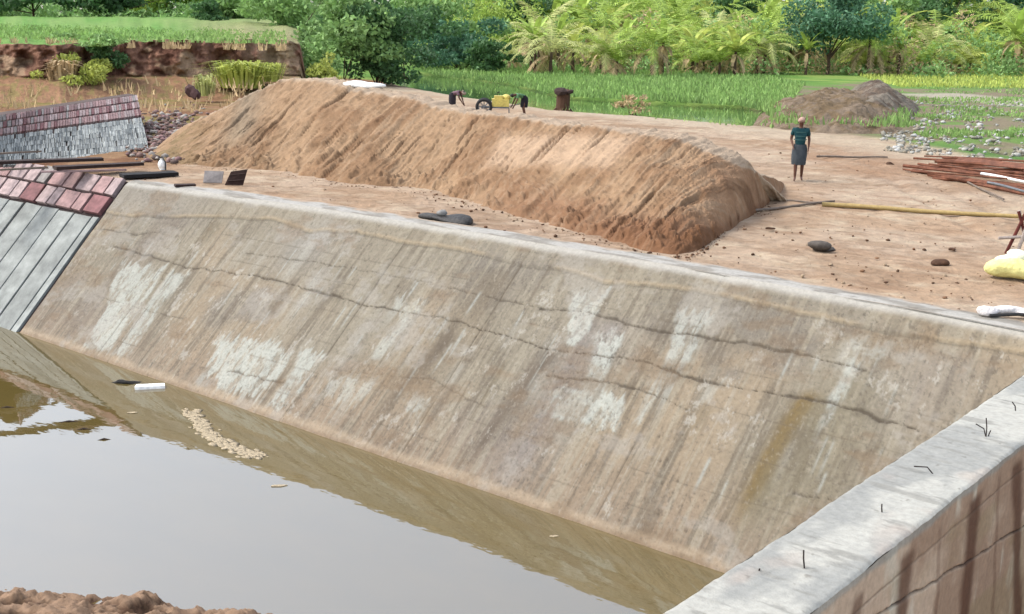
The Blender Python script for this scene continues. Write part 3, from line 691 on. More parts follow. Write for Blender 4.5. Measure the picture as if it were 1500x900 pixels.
# ------------------------------------------------------------------ rubble and heaps
def heap(name, px, zh, colr, colr2, sd, mat, kind='structure'):
    poly = P(*px); xs = [p[0] for p in poly]; ys = [p[1] for p in poly]
    hx, hy = np.meshgrid(np.linspace(min(xs)-1, max(xs)+1, 200), np.linspace(min(ys)-1, max(ys)+1, 200))
    d = sdp(hx, hy, poly); md = d.max()
    h = zh*np.clip(np.sign(d)*np.abs(d/md)**.75*1.25, -.4, 1)+.8*zh*(fbm(hx*.5, hy*.5, sd)-.5)*sm(d, -.3, 1.5)+.55*(fbm(hx*2.2, hy*2.2, sd+1, 5, .65)-.5)*sm(d, -.3, .8)-.1
    k = fbm(hx*1.5, hy*1.5, sd+2); c = mix(np.ones(hx.shape+(3,))*colr, colr2, sm(k, .42, .6))
    o = mobj(name, np.stack([hx, hy, h], -1).reshape(-1, 3), gridf(*hx.shape), mat, col=c, smooth=True)
    keep = None
    bm = bmesh.new(); bm.from_mesh(o.data); bm.verts.ensure_lookup_table(); dd = d.ravel()
    bmesh.ops.delete(bm, geom=[v for v in bm.verts if dd[v.index] < -.6], context='VERTS'); bm.to_mesh(o.data); bm.free()
    return o
hp = heap('earth_heap', [(1112, 180), (1135, 188), (1220, 196), (1325, 196), (1335, 176), (1300, 154), (1200, 146), (1125, 158)], 1.0, srgb(156, 138, 118), srgb(140, 120, 94), 1300, EARTH)
tag(hp, 'brown earth heap overgrown in patches behind the standing man', 'heap')
hp2 = heap('gravel_heap', [(1225, 176), (1330, 184), (1350, 160), (1310, 138), (1235, 140)], 1.0, srgb(150, 140, 126), srgb(128, 112, 98), 1310, EARTH)
tag(hp2, 'greyish gravel heap at the right end of the brown earth heap', 'heap')
def stones(name, label, cat, spots, mat, col_choices):
    V = []; Fc = []; cl = []
    bm = bmesh.new(); bmesh.ops.create_icosphere(bm, subdivisions=1, radius=1); bv = np.array([v.co[:] for v in bm.verts]); bf = [tuple(v.index for v in f.verts) for f in bm.faces]; bm.free()
    for (x, y, z, r) in spots:
        n = len(V); k = bv*(1+RNG.uniform(-.3, .3, (len(bv), 1)))*np.array([r*RNG.uniform(.7, 1.4), r*RNG.uniform(.7, 1.4), r*RNG.uniform(.4, .9)])
        a = RNG.uniform(0, 6.28); k = np.stack([k[:, 0]*np.cos(a)-k[:, 1]*np.sin(a), k[:, 0]*np.sin(a)+k[:, 1]*np.cos(a), k[:, 2]], -1)
        V += (k+[x, y, z]).tolist(); Fc += [tuple(i+n for i in f) for f in bf]
        c = col_choices[RNG.integers(len(col_choices))]*RNG.uniform(.85, 1.1); cl += [c]*len(bv)
    o = mobj(name, np.array(V), np.array(Fc), mat, col=np.array(cl)); tag(o, label, cat, kind='stuff'); return o
sp = []
for k in range(2200):
    u = random.uniform(1290, 1540); v = random.uniform(150, 222+(u-1300)*.08)
    if fbm(np.array([u/25]), np.array([v/9]), 77)[0] > .47: p = at(u, v); sp.append((p[0], p[1], .03, random.choice([.03, .04, .05, .07, .11])*random.uniform(.8, 1.3)))
stones('rubble', 'pale rubble stones strewn over the weedy ground at the right edge', 'rubble', sp, CONC, [srgb(214, 212, 200), srgb(190, 180, 160), srgb(170, 165, 150), srgb(225, 225, 220)])
sp = []
for k in range(1300):
    u = random.gauss(250, 34); v = random.gauss(200, 20)
    if 185 < u < 330 and 150 < v < 240:
        p = at(u, v); sp.append((p[0], p[1], max(0, .0)+random.uniform(0, .1), random.choice([.03, .05, .07, .12])))
stones('broken_stone', 'pinkish broken stone between the far lining and the sand embankment', 'rubble', sp, TILE, [srgb(178, 140, 136), srgb(160, 128, 116), srgb(206, 196, 184), srgb(130, 108, 98)])
sp = []
for k in range(1500):                                   # pebbles and clods on the sand
    u = random.uniform(200, 1600); v = random.uniform(200, 480)
    p = at(u, v)
    if p[1] < crest_t(p[0])+.35 or p[1] > 22: continue
    sp.append((p[0], p[1], .0, random.choice([.01, .012, .015, .02, .03])*random.uniform(.7, 1.3)))
for k in range(500):
    i = random.randrange(int(NK*.1), int(NK*.95)); q = tp[i]; a = abs(random.gauss(0, .5)); dq = (cp[i]-tp[i])[:2]; dq /= np.linalg.norm(dq); q2 = q[:2]-dq*a
    if q2[1] > crest_t(q2[0])+.4: sp.append((q2[0]+random.gauss(0, .1), q2[1], .0, random.choice([.012, .015, .02, .03])))
stones('pebbles', 'small clods and pebbles scattered over the sandy ground', 'pebbles', sp, SAND, [srgb(170, 132, 104), srgb(142, 106, 82), srgb(205, 180, 150), srgb(120, 92, 74)])

# ------------------------------------------------------------------ vegetation
def leafmat(n, c, isl=.35, tr=.25): return material(n, c, rough=.6, nscale=.7, namt=.3, bump=0, island=isl, trans=tr, spec=.25)
G_DARK = leafmat('dark_green_leaves', (.075, .155, .055)); G_BLUE = leafmat('bluish_green_leaves', (.08, .18, .095))
G_MID = leafmat('mid_green_leaves', (.21, .34, .11)); G_YEL = leafmat('yellow_green_leaves', (.42, .47, .11), .3, .35)
G_PALM = leafmat('palm_leaves', (.30, .41, .08), .35, .35); G_PALE = leafmat('pale_palm_leaves', (.47, .49, .19), .3, .35)
G_DRY = leafmat('dry_fronds', (.45, .33, .18), .35, .25); G_GRASS = leafmat('grass_blades', (.22, .34, .10), .35, .35)
BARK = material('grey_brown_bark', srgb(118, 96, 78), nscale=6, namt=.35, bump=.6, bscale=20)
def leaves(centers, radii, n, size, rg, droop=0, asp=.5):
    ci = rg.choice(len(centers), n, p=np.prod(radii, 1)/np.prod(radii, 1).sum())
    d = rg.normal(size=(n, 3)); d /= np.linalg.norm(d, axis=1)[:, None]
    rr = rg.uniform(.35, 1.06, n)**.6
    p = centers[ci]+d*radii[ci]*rr[:, None]
    a = rg.normal(size=(n, 3))*.8+d*.6; a /= np.linalg.norm(a, axis=1)[:, None]; a[:, 2] -= droop
    b = np.cross(a, rg.normal(size=(n, 3))); b /= np.linalg.norm(b, axis=1)[:, None]+1e-9
    s = size*rg.uniform(.6, 1.4, (n, 1))
    V = np.stack([p-a*s, p+b*s*asp, p+a*s, p-b*s*asp], 1).reshape(-1, 3)
    return V, np.arange(4*n).reshape(-1, 4)
def crown_blobs(rg, w, h, z0, k):
    c = np.stack([rg.normal(0, .28, k)*w, rg.normal(0, .28, k)*w, z0+rg.uniform(.1, .95, k)*h], -1)
    f = 1-.55*np.abs((c[:, 2]-z0)/h-.45); c[:, 0] *= f; c[:, 1] *= f
    r = np.stack([rg.uniform(.13, .26, k)*w]*2+[rg.uniform(.10, .2, k)*h], -1); return c, r
def tree(name, loc, w, h, mat, label, cat='tree', group=None, n=1800, size=.22, trunk=1.2, z0=None, seed=0, k=14, kind_trunk=True, blobs=None):
    rg = np.random.default_rng(seed); e = empty(name, loc); z0 = trunk*.8 if z0 is None else z0
    c, r = crown_blobs(rg, w, h-z0, z0, k)
    V, Fc = leaves(c, r, n, size, rg)
    V[:, 2] = np.maximum(V[:, 2], .02)
    mobj('crown', V, Fc, mat, e)
    m = MB(); m.tube([(0, 0, -.2), (.05, .02, trunk*.5), (0, .05, trunk), (.1, 0, z0+(h-z0)*.45)], [.16*h/6, .13*h/6, .10*h/6, .03], 8)
    for i in range(5):
        a = rg.uniform(0, 6.28); q = c[rg.integers(len(c))]; m.tube([(0, .02, trunk*rg.uniform(.7, 1)), q*.6+np.array([0, 0, trunk*.35]), q], [.06*h/6, .04*h/6, .015], 5)
    m.build('trunk', BARK, e)
    tag(e, label, cat, group); return e
# big dark shrub mass by the canal
def bush(name, loc, w, h, mat, label, group=None, n=1500, size=.16, seed=0, cat='bush', k=12):
    rg = np.random.default_rng(seed); e = empty(name, loc)
    c, r = crown_blobs(rg, w, h, 0, k); V, Fc = leaves(c, r, n, size, rg); V[:, 2] = np.maximum(V[:, 2], .0)
    mobj('foliage', V, Fc, mat, e)
    m = MB()
    for i in range(6):
        q = c[rg.integers(len(c))]; m.tube([(rg.uniform(-.1, .1)*w*.3, rg.uniform(-.1, .1)*w*.3, -.1), q*.5, q], [.05, .035, .012], 5)
    m.build('stem', BARK, e); tag(e, label, cat, group); return e
bush('dense_bush', at(552, 124), 6.2, 5.6, G_DARK, 'large dark green bush rising behind the sand embankment beside the canal', n=7000, size=.17, seed=1, k=26)
bush('dense_bush', far(500, 82), 7, 6.0, G_MID, 'bright green bush just left of and behind the large dark bush', n=4500, size=.2, seed=2, k=20)
bush('dense_bush', far(590, 96), 5.5, 5.6, G_DARK, 'dark bush overhanging the green canal bank, right half of the dark clump', n=3500, size=.2, seed=3, k=16)
bush('dense_bush', far(670, 118), 8, 4.6, G_BLUE, 'bluish dark bush behind the bright grass at the canal bend', n=4000, size=.24, seed=4, k=16)
bush('dense_bush', far(715, 112), 5, 2.8, G_DARK, 'low dark bush at the left end of the palms', n=2200, size=.2, seed=5)
bush('dense_bush', far(640, 130), 9, 7.2, G_MID, 'mid green bush towering behind the bluish dark bush', n=4000, size=.28, seed=6, k=16)
bush('yellow_bush', far(482, 74), 2.6, 2.3, G_YEL, 'small yellow green bush at the right end of the eroded bank', n=1500, size=.12, seed=7)
bush('yellow_bush', far(128, 64.0, .4), 2.8, 2.5, G_YEL, 'tall yellow green shrub growing up the face of the eroded bank at the left', n=1900, size=.11, seed=8)
bush('yellow_bush', far(60, 64.0, .3), 2.0, 1.0, G_YEL, 'low yellowish weeds at the foot of the eroded bank, far left', n=700, size=.11, seed=9)
bush('hanging_bush', far(172, 65.8, 1.4), 2.4, 1.7, G_DARK, 'dark green creeper hanging over the lip of the eroded bank', n=1300, size=.12, seed=10)
bush('hanging_bush', far(150, 65.5, 2.6), 3.4, .7, G_MID, 'green weeds on top of the bank above the dark creeper', n=1000, size=.12, seed=11)
def tussock(name, loc, w, h, mat, label, n=260, seed=0, cat='grass tussock', group=None):
    rg = np.random.default_rng(seed); V = []
    for i in range(n):
        a = rg.uniform(0, 6.28); r0 = rg.uniform(0, .35)*w; b = np.array([math.cos(a)*r0, math.sin(a)*r0, 0]); l = h*rg.uniform(.5, 1.1)
        o = np.array([math.cos(a), math.sin(a), 0])*w*.5*rg.uniform(.2, 1); sd_ = np.array([-math.sin(a), math.cos(a), 0])*.05*max(h, .8)
        p1 = b+o*.35+[0, 0, l*.8]; p2 = b+o+[0, 0, l*.75]
        V += [b-sd_, b+sd_, p1+sd_*.7, p1-sd_*.7, p1-sd_*.7, p1+sd_*.7, p2+sd_*.1, p2-sd_*.1]
    e = empty(name, loc); mobj('blades', np.array(V), np.arange(len(V)).reshape(-1, 4), mat, e); tag(e, label, cat, group); return e
tussock('grass_tussock', far(352, 67.0, .5), 3.6, 1.7, G_YEL, 'wide tussock of yellow grass in front of the eroded bank', seed=20, n=420)
tussock('grass_tussock', far(392, 68.5, .8), 2.4, 1.2, G_YEL, 'smaller yellowish tussock right of the wide one on the bank', seed=21)
tussock('grass_tussock', far(302, 62.0, .3), 1.3, 1.3, G_PALE, 'pale thin tussock on the brown slope left of the wide one', seed=22, n=120)
tussock('grass_tussock', far(97, 63.5, .3), 1.8, 1.9, G_DRY, 'dry straw coloured tussock beside the yellow green shrub', seed=23, n=200)
# dark tree among the palms
tree('round_tree', at(1212, 109), 9.0, 8.6, G_BLUE, 'dark bluish green round tree with a short trunk in front of the palms', n=9000, size=.19, trunk=1.8, z0=1.6, seed=30, k=26)
tree('broad_tree', far(60, 150, 3.6), 15, 7, G_DARK, 'dark tree at the far left end of the plateau', n=5000, size=.34, trunk=1.5, seed=31, k=20)
tree('broad_tree', far(165, 156, 3.6), 10, 6, G_DARK, 'dark tree on the plateau above the yellow green shrub', n=4000, size=.34, trunk=1.2, seed=32, k=18)
tree('broad_tree', far(250, 165, 3.6), 10, 5.6, G_PALM, 'pale light green tree on the plateau between two dark ones', n=3000, size=.34, trunk=1.2, seed=33, k=16)
tree('broad_tree', far(335, 150, 3.0), 10, 5.6, G_MID, 'mid green tree at the right part of the plateau', n=3600, size=.32, trunk=1.0, z0=.3, seed=34, k=18)
tree('broad_tree', far(430, 120, 1.6), 10, 6.6, G_MID, 'mid green tree behind the end of the eroded bank', n=4200, size=.28, trunk=1.0, z0=.2, seed=35, k=20)
tree('broad_tree', far(315, 138, 3.0), 5, 3.4, G_DARK, 'small dark shrubby tree in front of the mid green tree on the plateau', n=1600, size=.24, trunk=.6, z0=.1, seed=36)
tree('broad_tree', far(0, 165, 3.6), 12, 8, G_MID, 'green tree behind the dark tree at the far left', n=3000, size=.36, trunk=1.2, seed=37)
tree('broad_tree', far(1350, 170), 12, 12, G_DARK, 'tall dark tree top right behind the pale palms', n=5000, size=.34, trunk=3, z0=4, seed=38, k=20)
tree('broad_tree', far(1440, 175), 12, 13, G_BLUE, 'bluish dark tree at the top right behind the palms', n=5000, size=.34, trunk=3, z0=4, seed=39, k=20)
tree('broad_tree', far(1265, 150), 8, 11, G_MID, 'bright green tree crown right behind the dark round tree', n=3600, size=.32, trunk=2, z0=3, seed=40, k=16)
tree('broad_tree', far(760, 150), 8, 8.4, G_DARK, 'dark tree behind the left end of the palms', n=3000, size=.3, trunk=2, z0=1.0, seed=41, k=16)
tree('broad_tree', far(1070, 165), 8, 11.6, G_DARK, 'dark tree peeking between the palm tops near the middle', n=3000, size=.34, trunk=2, z0=2, seed=42, k=14)
tree('broad_tree', far(870, 175), 10, 11, G_BLUE, 'bluish tree peeking behind the palms left of the middle', n=3000, size=.34, trunk=2, z0=2, seed=43, k=14)

def frond(L, az_, el, droop, wl, rg, broad=False):
    V = []; Fc = []; n = 9 if not broad else 7
    pts = []; d = el
    p = np.array([0., 0., 0.]); h = np.array([math.cos(az_), math.sin(az_), 0]); pts.append(p.copy())
    for i in range(n):
        d -= droop/n*(1+.8*i/n); p = p+(h*math.cos(d)+np.array([0, 0, math.sin(d)]))*L/n; pts.append(p.copy())
    sd_ = np.array([-math.sin(az_), math.cos(az_), 0])
    for i in range(n):
        a, b = pts[i], pts[i+1]; f0, f1 = i/n, (i+1)/n
        if broad:
            w0, w1 = wl*math.sin(min(1, f0*1.05+.12)*PI)**.6, wl*math.sin(min(1, f1*1.0)*PI)**.6 if i < n-1 else .02
            for sg in (-1, 1):
                k = len(V); V += [a, b, b+sd_*sg*w1+[0, 0, .25*w1], a+sd_*sg*w0+[0, 0, .25*w0]]; Fc.append((k, k+1, k+2, k+3))
        else:
            k = len(V); V += [a-sd_*.025, a+sd_*.025, b+sd_*.02, b-sd_*.02]; Fc.append((k, k+1, k+2, k+3))
            if i == 0: continue
            for m_ in range(3):
                f = (i+m_/3)/n; o = a+(b-a)*m_/3; ln = wl*(math.sin(min(1, f*.9+.12)*PI)**.5)*rg.uniform(.8, 1.15); t = (b-a)/np.linalg.norm(b-a)
                for sg in (-1, 1):
                    e = o+sd_*sg*ln*.75+t*ln*.55+np.array([0, 0, -ln*rg.uniform(.15, .5)]); k = len(V)
                    V += [o-t*.04, o+t*.05, e+t*.03, e-t*.01]; Fc.append((k, k+1, k+2, k+3))
    return V, Fc
def make_palm(name, th, nf, L, mat, rg, broad=False, dry=4, el0=.5):
    e = empty(name, (0, 0, 0)); V = []; Fc = []
    for i in range(nf):
        a = i*2.4+rg.uniform(-.3, .3); el = el0+(1.45-el0)*(i/nf)+rg.uniform(-.12, .12)
        v, f = frond(L*rg.uniform(.8, 1.1), a, el, rg.uniform(.7, 1.5) if not broad else rg.uniform(.5, 1.3), .62 if not broad else .26, rg, broad)
        n = len(V); V += [q+np.array([0, 0, th]) for q in v]; Fc += [tuple(j+n for j in q) for q in f]
    mobj('crown', np.array(V), np.array(Fc), mat, e)
    V = []; Fc = []
    for i in range(dry):
        v, f = frond(L*.7, rg.uniform(0, 6.28), -.1+rg.uniform(-.4, .4), 1.1, .4 if not broad else .18, rg, broad); n = len(V); V += [q+np.array([0, 0, th*.9]) for q in v]; Fc += [tuple(j+n for j in q) for q in f]
    if dry: mobj('dry_fronds', np.array(V), np.array(Fc), G_DRY, e)
    MB().tube([(0, 0, -.2), (.03, .02, th*.5), (0, 0, th+.1)], [.17, .12, .10], 8).build('trunk', BARK, e)
    return e
rg = np.random.default_rng(5)
protos = [make_palm('young_palm', 1.0, 18, 4.6, G_PALM, rg, dry=5, el0=.7), make_palm('young_palm', 1.5, 16, 4.2, G_PALE, rg, dry=9, el0=.5),
          make_palm('banana_plant', 1.8, 11, 3.4, G_YEL, rg, True, 5, .5), make_palm('young_palm', 2.4, 18, 4.4, G_PALM, rg, dry=6, el0=.2),
          make_palm('banana_plant', 2.4, 10, 3.0, G_PALM, rg, True, 6, .6), make_palm('young_palm', .6, 16, 3.0, G_YEL, rg, dry=1, el0=.6)]
used = [False]*len(protos)
def plant(i, loc, sc, rz, label, group=None):
    o = protos[i] if not used[i] else copy_tree(protos[i]); used[i] = True
    o.location = [float(c) for c in loc]; o.scale = (sc,)*3; o.rotation_euler = (0, 0, rz)
    for k in ('label', 'category', 'group'):
        if k in o: del o[k]
    tag(o, label, 'banana plant' if 'banana' in o.name else 'palm', group); return o
plant(3, at(1108, 108), 1.15, .3, 'palm with a bare brown trunk and grey drooping fronds left of the dark round tree')
plant(0, at(1030, 107), 1.0, 1.0, 'low palm with a short dark trunk, left neighbour of the bare-trunked palm')
plant(5, far(1255, 128), 1.35, 0, 'small bright yellow palm just right of the dark round tree')
plant(3, at(1278, 108), 1.05, 2.0, 'palm with a thick brown trunk right of the bright yellow palm')
plant(0, far(1335, 128), 1.1, 2.4, 'wide light green palm right of the thick brown trunk')
plant(0, far(1372, 138), .9, .7, 'pale green palm at the edge of the weedy clearing')
plant(0, far(1428, 150), 1.1, 1.7, 'bright green upright palm beneath the dark trees at top right')
plant(1, far(1492, 160), 1.1, 2.7, 'pale palm at the right edge of the picture')
plant(4, far(1165, 122), 1.0, .2, 'thin-stemmed banana plant touching the left side of the dark round tree')
plant(2, at(880, 104), 1.15, .2, 'banana plant with brown hanging leaves at the front of the plantation, left part')
plant(1, far(740, 122), .8, 1.2, 'yellowish palm at the left end of the plantation')
gl = 'yellow green young palm crowded in the plantation behind the canal grass'
gb = 'yellow green banana plant crowded in the plantation behind the canal grass'
cnt = 0
for row, (Yd, step, sc) in enumerate([(114, 36, 1.1), (124, 34, 1.3), (136, 34, 1.6), (150, 36, 1.9), (172, 44, 2.4)]):
    u = 770+row*9
    while u < 1540:
        uu = u+random.uniform(-10, 10); u += step*random.uniform(.8, 1.2)
        if row < 2 and 1130 < uu < 1240: continue
        if row == 0 and uu > 1100: continue
        if row == 1 and uu > 1300: continue
        i = random.choice([0, 1, 2, 3, 4, 5, 4, 2]); pr = protos[i]
        plant(i, far(uu, Yd+random.uniform(-4, 4)), sc*random.uniform(.85, 1.15), random.uniform(0, 6.28), gb if 'banana' in pr.name else gl, 'banana plants in the plantation' if 'banana' in pr.name else 'young palms in the plantation'); cnt += 1
# undergrowth below the palms and a far wood closing the view
def scatter_leaves(name, label, cat, spots, n, size, mat, asp=.5, sd=0):
    rg = np.random.default_rng(sd); c = np.array([s[:3] for s in spots]); r = np.array([s[3:] for s in spots]); V, Fc = leaves(c, r, n, size, rg, asp=asp)
    V[:, 2] = np.maximum(V[:, 2], 0); o = mobj(name, V, Fc, mat); tag(o, label, cat, kind='stuff'); return o
sp = []
for k in range(80): p = far(random.uniform(640, 1560), random.uniform(118, 150)); sp.append((p[0], p[1], .4, 2.0, 2.0, random.uniform(.5, 1.3)))
scatter_leaves('undergrowth', 'green undergrowth at the feet of the palms', 'undergrowth', sp, 9000, .2, G_MID, sd=50)
sp = []
for k in range(60): p = far(random.uniform(860, 1400), random.uniform(121, 140)); sp.append((p[0], p[1], .5, 1.8, 1.8, random.uniform(.4, 1.2)))
scatter_leaves('dry_undergrowth', 'dry brown leaf litter and fallen fronds under the palms', 'undergrowth', sp, 4200, .2, G_DRY, .25, sd=51)
for nm, mt, u0, u1, sd in (('far_wood', G_MID, -300, 1900, 52), ('far_wood', G_DARK, -300, 1900, 53), ('far_wood', G_YEL, 650, 1900, 54)):
    sp = []
    for k in range(150): Yd = random.uniform(195, 260); p = far(random.uniform(u0, u1), Yd); sp.append((p[0], p[1], random.uniform(2, 12), 6, 6, random.uniform(2.5, 5)))
    scatter_leaves(nm, 'far green wood closing the view behind the %s' % ('palms' if sd != 53 else 'plateau and palms'), 'wood', sp, 15000, .62, mt, sd=sd)
sp = []
for k in range(70): Yd = random.uniform(122, 175); p = far(random.uniform(760, 1560), Yd); sp.append((p[0], p[1], random.uniform(1, 5.5)*Yd/150, 1.9, 1.9, random.uniform(.9, 1.9)))
scatter_leaves('scrub', 'light green scrub and creepers growing up between the palms', 'scrub', sp, 15000, .2, G_MID, .5, sd=61)
sp = []
for k in range(46): Yd = random.uniform(122, 175); p = far(random.uniform(760, 1560), Yd); sp.append((p[0], p[1], random.uniform(1, 6)*Yd/150, 1.6, 1.6, random.uniform(.9, 1.9)))
scatter_leaves('dry_scrub', 'dry yellowish brown leaves hanging between the palms', 'scrub', sp, 6000, .2, G_DRY, .3, sd=62)
sp = []
for k in range(60): Yd = random.uniform(140, 190); p = far(random.uniform(600, 1000), Yd); sp.append((p[0], p[1], random.uniform(1, 8), 2.6, 2.6, random.uniform(1.2, 2.4)))
scatter_leaves('plateau_scrub', 'green scrub closing the view at the back of the plateau, upper left', 'scrub', [(*far(random.uniform(-150, 620), random.uniform(150, 185), random.uniform(3.2, 5.5)), 4, 4, 1.6) for k in range(90)], 14000, .33, G_MID, .5, sd=64)
scatter_leaves('pale_scrub', 'pale yellow green thicket behind the bluish bush, left of the palms', 'scrub', sp, 12000, .26, G_PALM, .4, sd=63)
# grass
def grass(name, label, spots, mat, hmin, hmax, w=.05):
    V = []
    n = len(spots); s_a = np.array(spots); a = RNG.uniform(0, PI, n); h = RNG.uniform(hmin, hmax, n); ww_ = w*RNG.uniform(.7, 1.4, n)
    dx, dy = np.cos(a)*ww_, np.sin(a)*ww_; lx, ly = RNG.normal(0, .25, n)*h, RNG.normal(0, .25, n)*h
    b = s_a
    V = np.stack([np.stack([b[:, 0]-dx, b[:, 1]-dy, b[:, 2]], -1), np.stack([b[:, 0]+dx, b[:, 1]+dy, b[:, 2]], -1),
                  np.stack([b[:, 0]+dx*.3+lx, b[:, 1]+dy*.3+ly, b[:, 2]+h], -1), np.stack([b[:, 0]-dx*.3+lx, b[:, 1]-dy*.3+ly, b[:, 2]+h], -1)], 1).reshape(-1, 3)
    o = mobj(name, V, np.arange(4*n).reshape(-1, 4), mat); tag(o, label, 'grass', kind='stuff'); return o
def scat(px, n, z=0.0):
    us = [p[0] for p in px]; vs_ = [p[1] for p in px]; u = RNG.uniform(min(us), max(us), n*2); v = RNG.uniform(min(vs_), max(vs_), n*2)
    k = inpoly(u, v, px); return [at(a, b, z) for a, b in zip(u[k][:n], v[k][:n])]
grass('canal_grass', 'bright green grass covering the far side of the canal', scat([(600, 96), (640, 88), (760, 92), (860, 100), (1120, 112), (1180, 125), (1140, 170), (1090, 156), (960, 149), (830, 142), (740, 122), (640, 112)], 17000, -.02), G_GRASS, .10, .42, .07)
grass('floating_weed', 'green weed growing out of the canal water', scat([(580, 114), (700, 118), (830, 140), (1100, 154), (1180, 170), (1180, 184), (1000, 166), (830, 150), (690, 132)], 1500, -.36), G_GRASS, .06, .25, .06)
grass('bank_grass', 'grass on the plateau above the eroded bank', [far(u, Y, np.interp(Y, [66, 150], [2.85, 3.9])) for u, Y in zip(RNG.uniform(-20, 420, 9000), 68+RNG.uniform(0, 1, 9000)*85)], G_GRASS, .08, .28, .1)
grass('weed_patches', 'weeds growing between the rubble at the right edge', [p for p in scat([(1310, 128), (1520, 112), (1540, 225), (1400, 212), (1310, 190)], 9000) if fbm(np.array([p[0]*.35]), np.array([p[1]*.35]), 78)[0] > .5], G_GRASS, .05, .22, .05)
grass('weed_patches', 'yellow green weeds on the clearing below the right hand palms', scat([(1240, 108), (1540, 90), (1540, 130), (1320, 128)], 5000), G_YEL, .1, .35, .09)
grass('heap_weeds', 'weeds rooted on the lower flanks of the earth heap', [p_+np.array([0, 0, .25]) for p_ in scat([(1115, 165), (1330, 172), (1330, 196), (1130, 190)], 1100)], G_GRASS, .1, .4, .05)
grass('track_weeds', 'thin weeds along the edge of the sandy track', scat([(600, 118), (700, 136), (830, 155), (960, 164), (1100, 176), (1190, 182), (1210, 192), (1100, 187), (830, 163), (600, 127)], 1500), G_GRASS, .08, .3, .04)

grass('dry_grass', 'dry straw coloured grass on the brown slope below the eroded bank', [far(u, Y, np.interp(Y, [58, 65], [0, .7])) for u, Y in zip(RNG.uniform(-20, 440, 1000), RNG.uniform(54, 65.5, 1000)) if fbm(np.array([u/22]), np.array([Y/2.0]), 79)[0] > .5], G_DRY, .15, .55, .05)
grass('lip_grass', 'straw coloured grass hanging over the lip of the eroded bank', [far(u, Y, 2.55) for u, Y in zip(RNG.uniform(-20, 440, 1500), np.interp(RNG.uniform(0, 1, 1500), [0, 1], [66, 71])) if fbm(np.array([u/16]), np.array([3.3]), 83)[0] > .52], G_DRY, .1, .5, .06)

# ------------------------------------------------------------------ people
SKIN = material('brown_skin', srgb(122, 80, 62), rough=.6, nscale=6, namt=.08, bump=0)
HAIR = material('black_hair', (.012, .01, .01), rough=.6, bump=0)
def cloth(n, c, **k): return material(n, c, rough=.95, nscale=9, namt=.2, bump=.4, bscale=25, **k)
def skin_mesh(name, joints, edges, mat, parent, levels=2, root=0):
    me = bpy.data.meshes.new(name); me.from_pydata([j[0] for j in joints], edges, []); me.update()
    o = bpy.data.objects.new(name, me); COL.objects.link(o)
    md = o.modifiers.new('skin', 'SKIN'); md.use_smooth_shade = True
    sv = me.skin_vertices[0].data
    for i, j in enumerate(joints): sv[i].radius = (j[1], j[1] if len(j) < 3 else j[2]); sv[i].use_root = (i == root)
    sb = o.modifiers.new('sub', 'SUBSURF'); sb.levels = levels; sb.render_levels = levels
    dg = bpy.context.evaluated_depsgraph_get(); ev = o.evaluated_get(dg)
    m2 = bpy.data.meshes.new_from_object(ev); o.modifiers.clear(); o.data = m2; m2.materials.clear(); m2.materials.append(mat)
    for p in m2.polygons: p.use_smooth = True
    o.parent = parent; return o
def hand(J, E, wrist, wi, dirv, side):
    d = Vector(dirv).normalized(); sd_ = Vector(side).normalized(); w_ = Vector(wrist)
    palm = w_+d*.05; J.append((tuple(palm), .026, .015)); pi_ = len(J)-1; E.append((wi, pi_))
    for k, (o, l) in enumerate(((-.027, .065), (-.009, .075), (.009, .07), (.027, .055))):
        a = w_+d*.09+sd_*o; J.append((tuple(a), .0085)); E.append((pi_, len(J)-1))
        b = a+d*l*.55+Vector((0, -.008, 0)); J.append((tuple(b), .0075)); E.append((len(J)-2, len(J)-1))
        c = b+d*l*.45+Vector((0, -.018, 0)); J.append((tuple(c), .0065)); E.append((len(J)-2, len(J)-1))
    a = w_+d*.035+sd_*.035; J.append((tuple(a), .0095)); E.append((pi_, len(J)-1)); b = a+d*.04+sd_*.012; J.append((tuple(b), .008)); E.append((len(J)-2, len(J)-1))
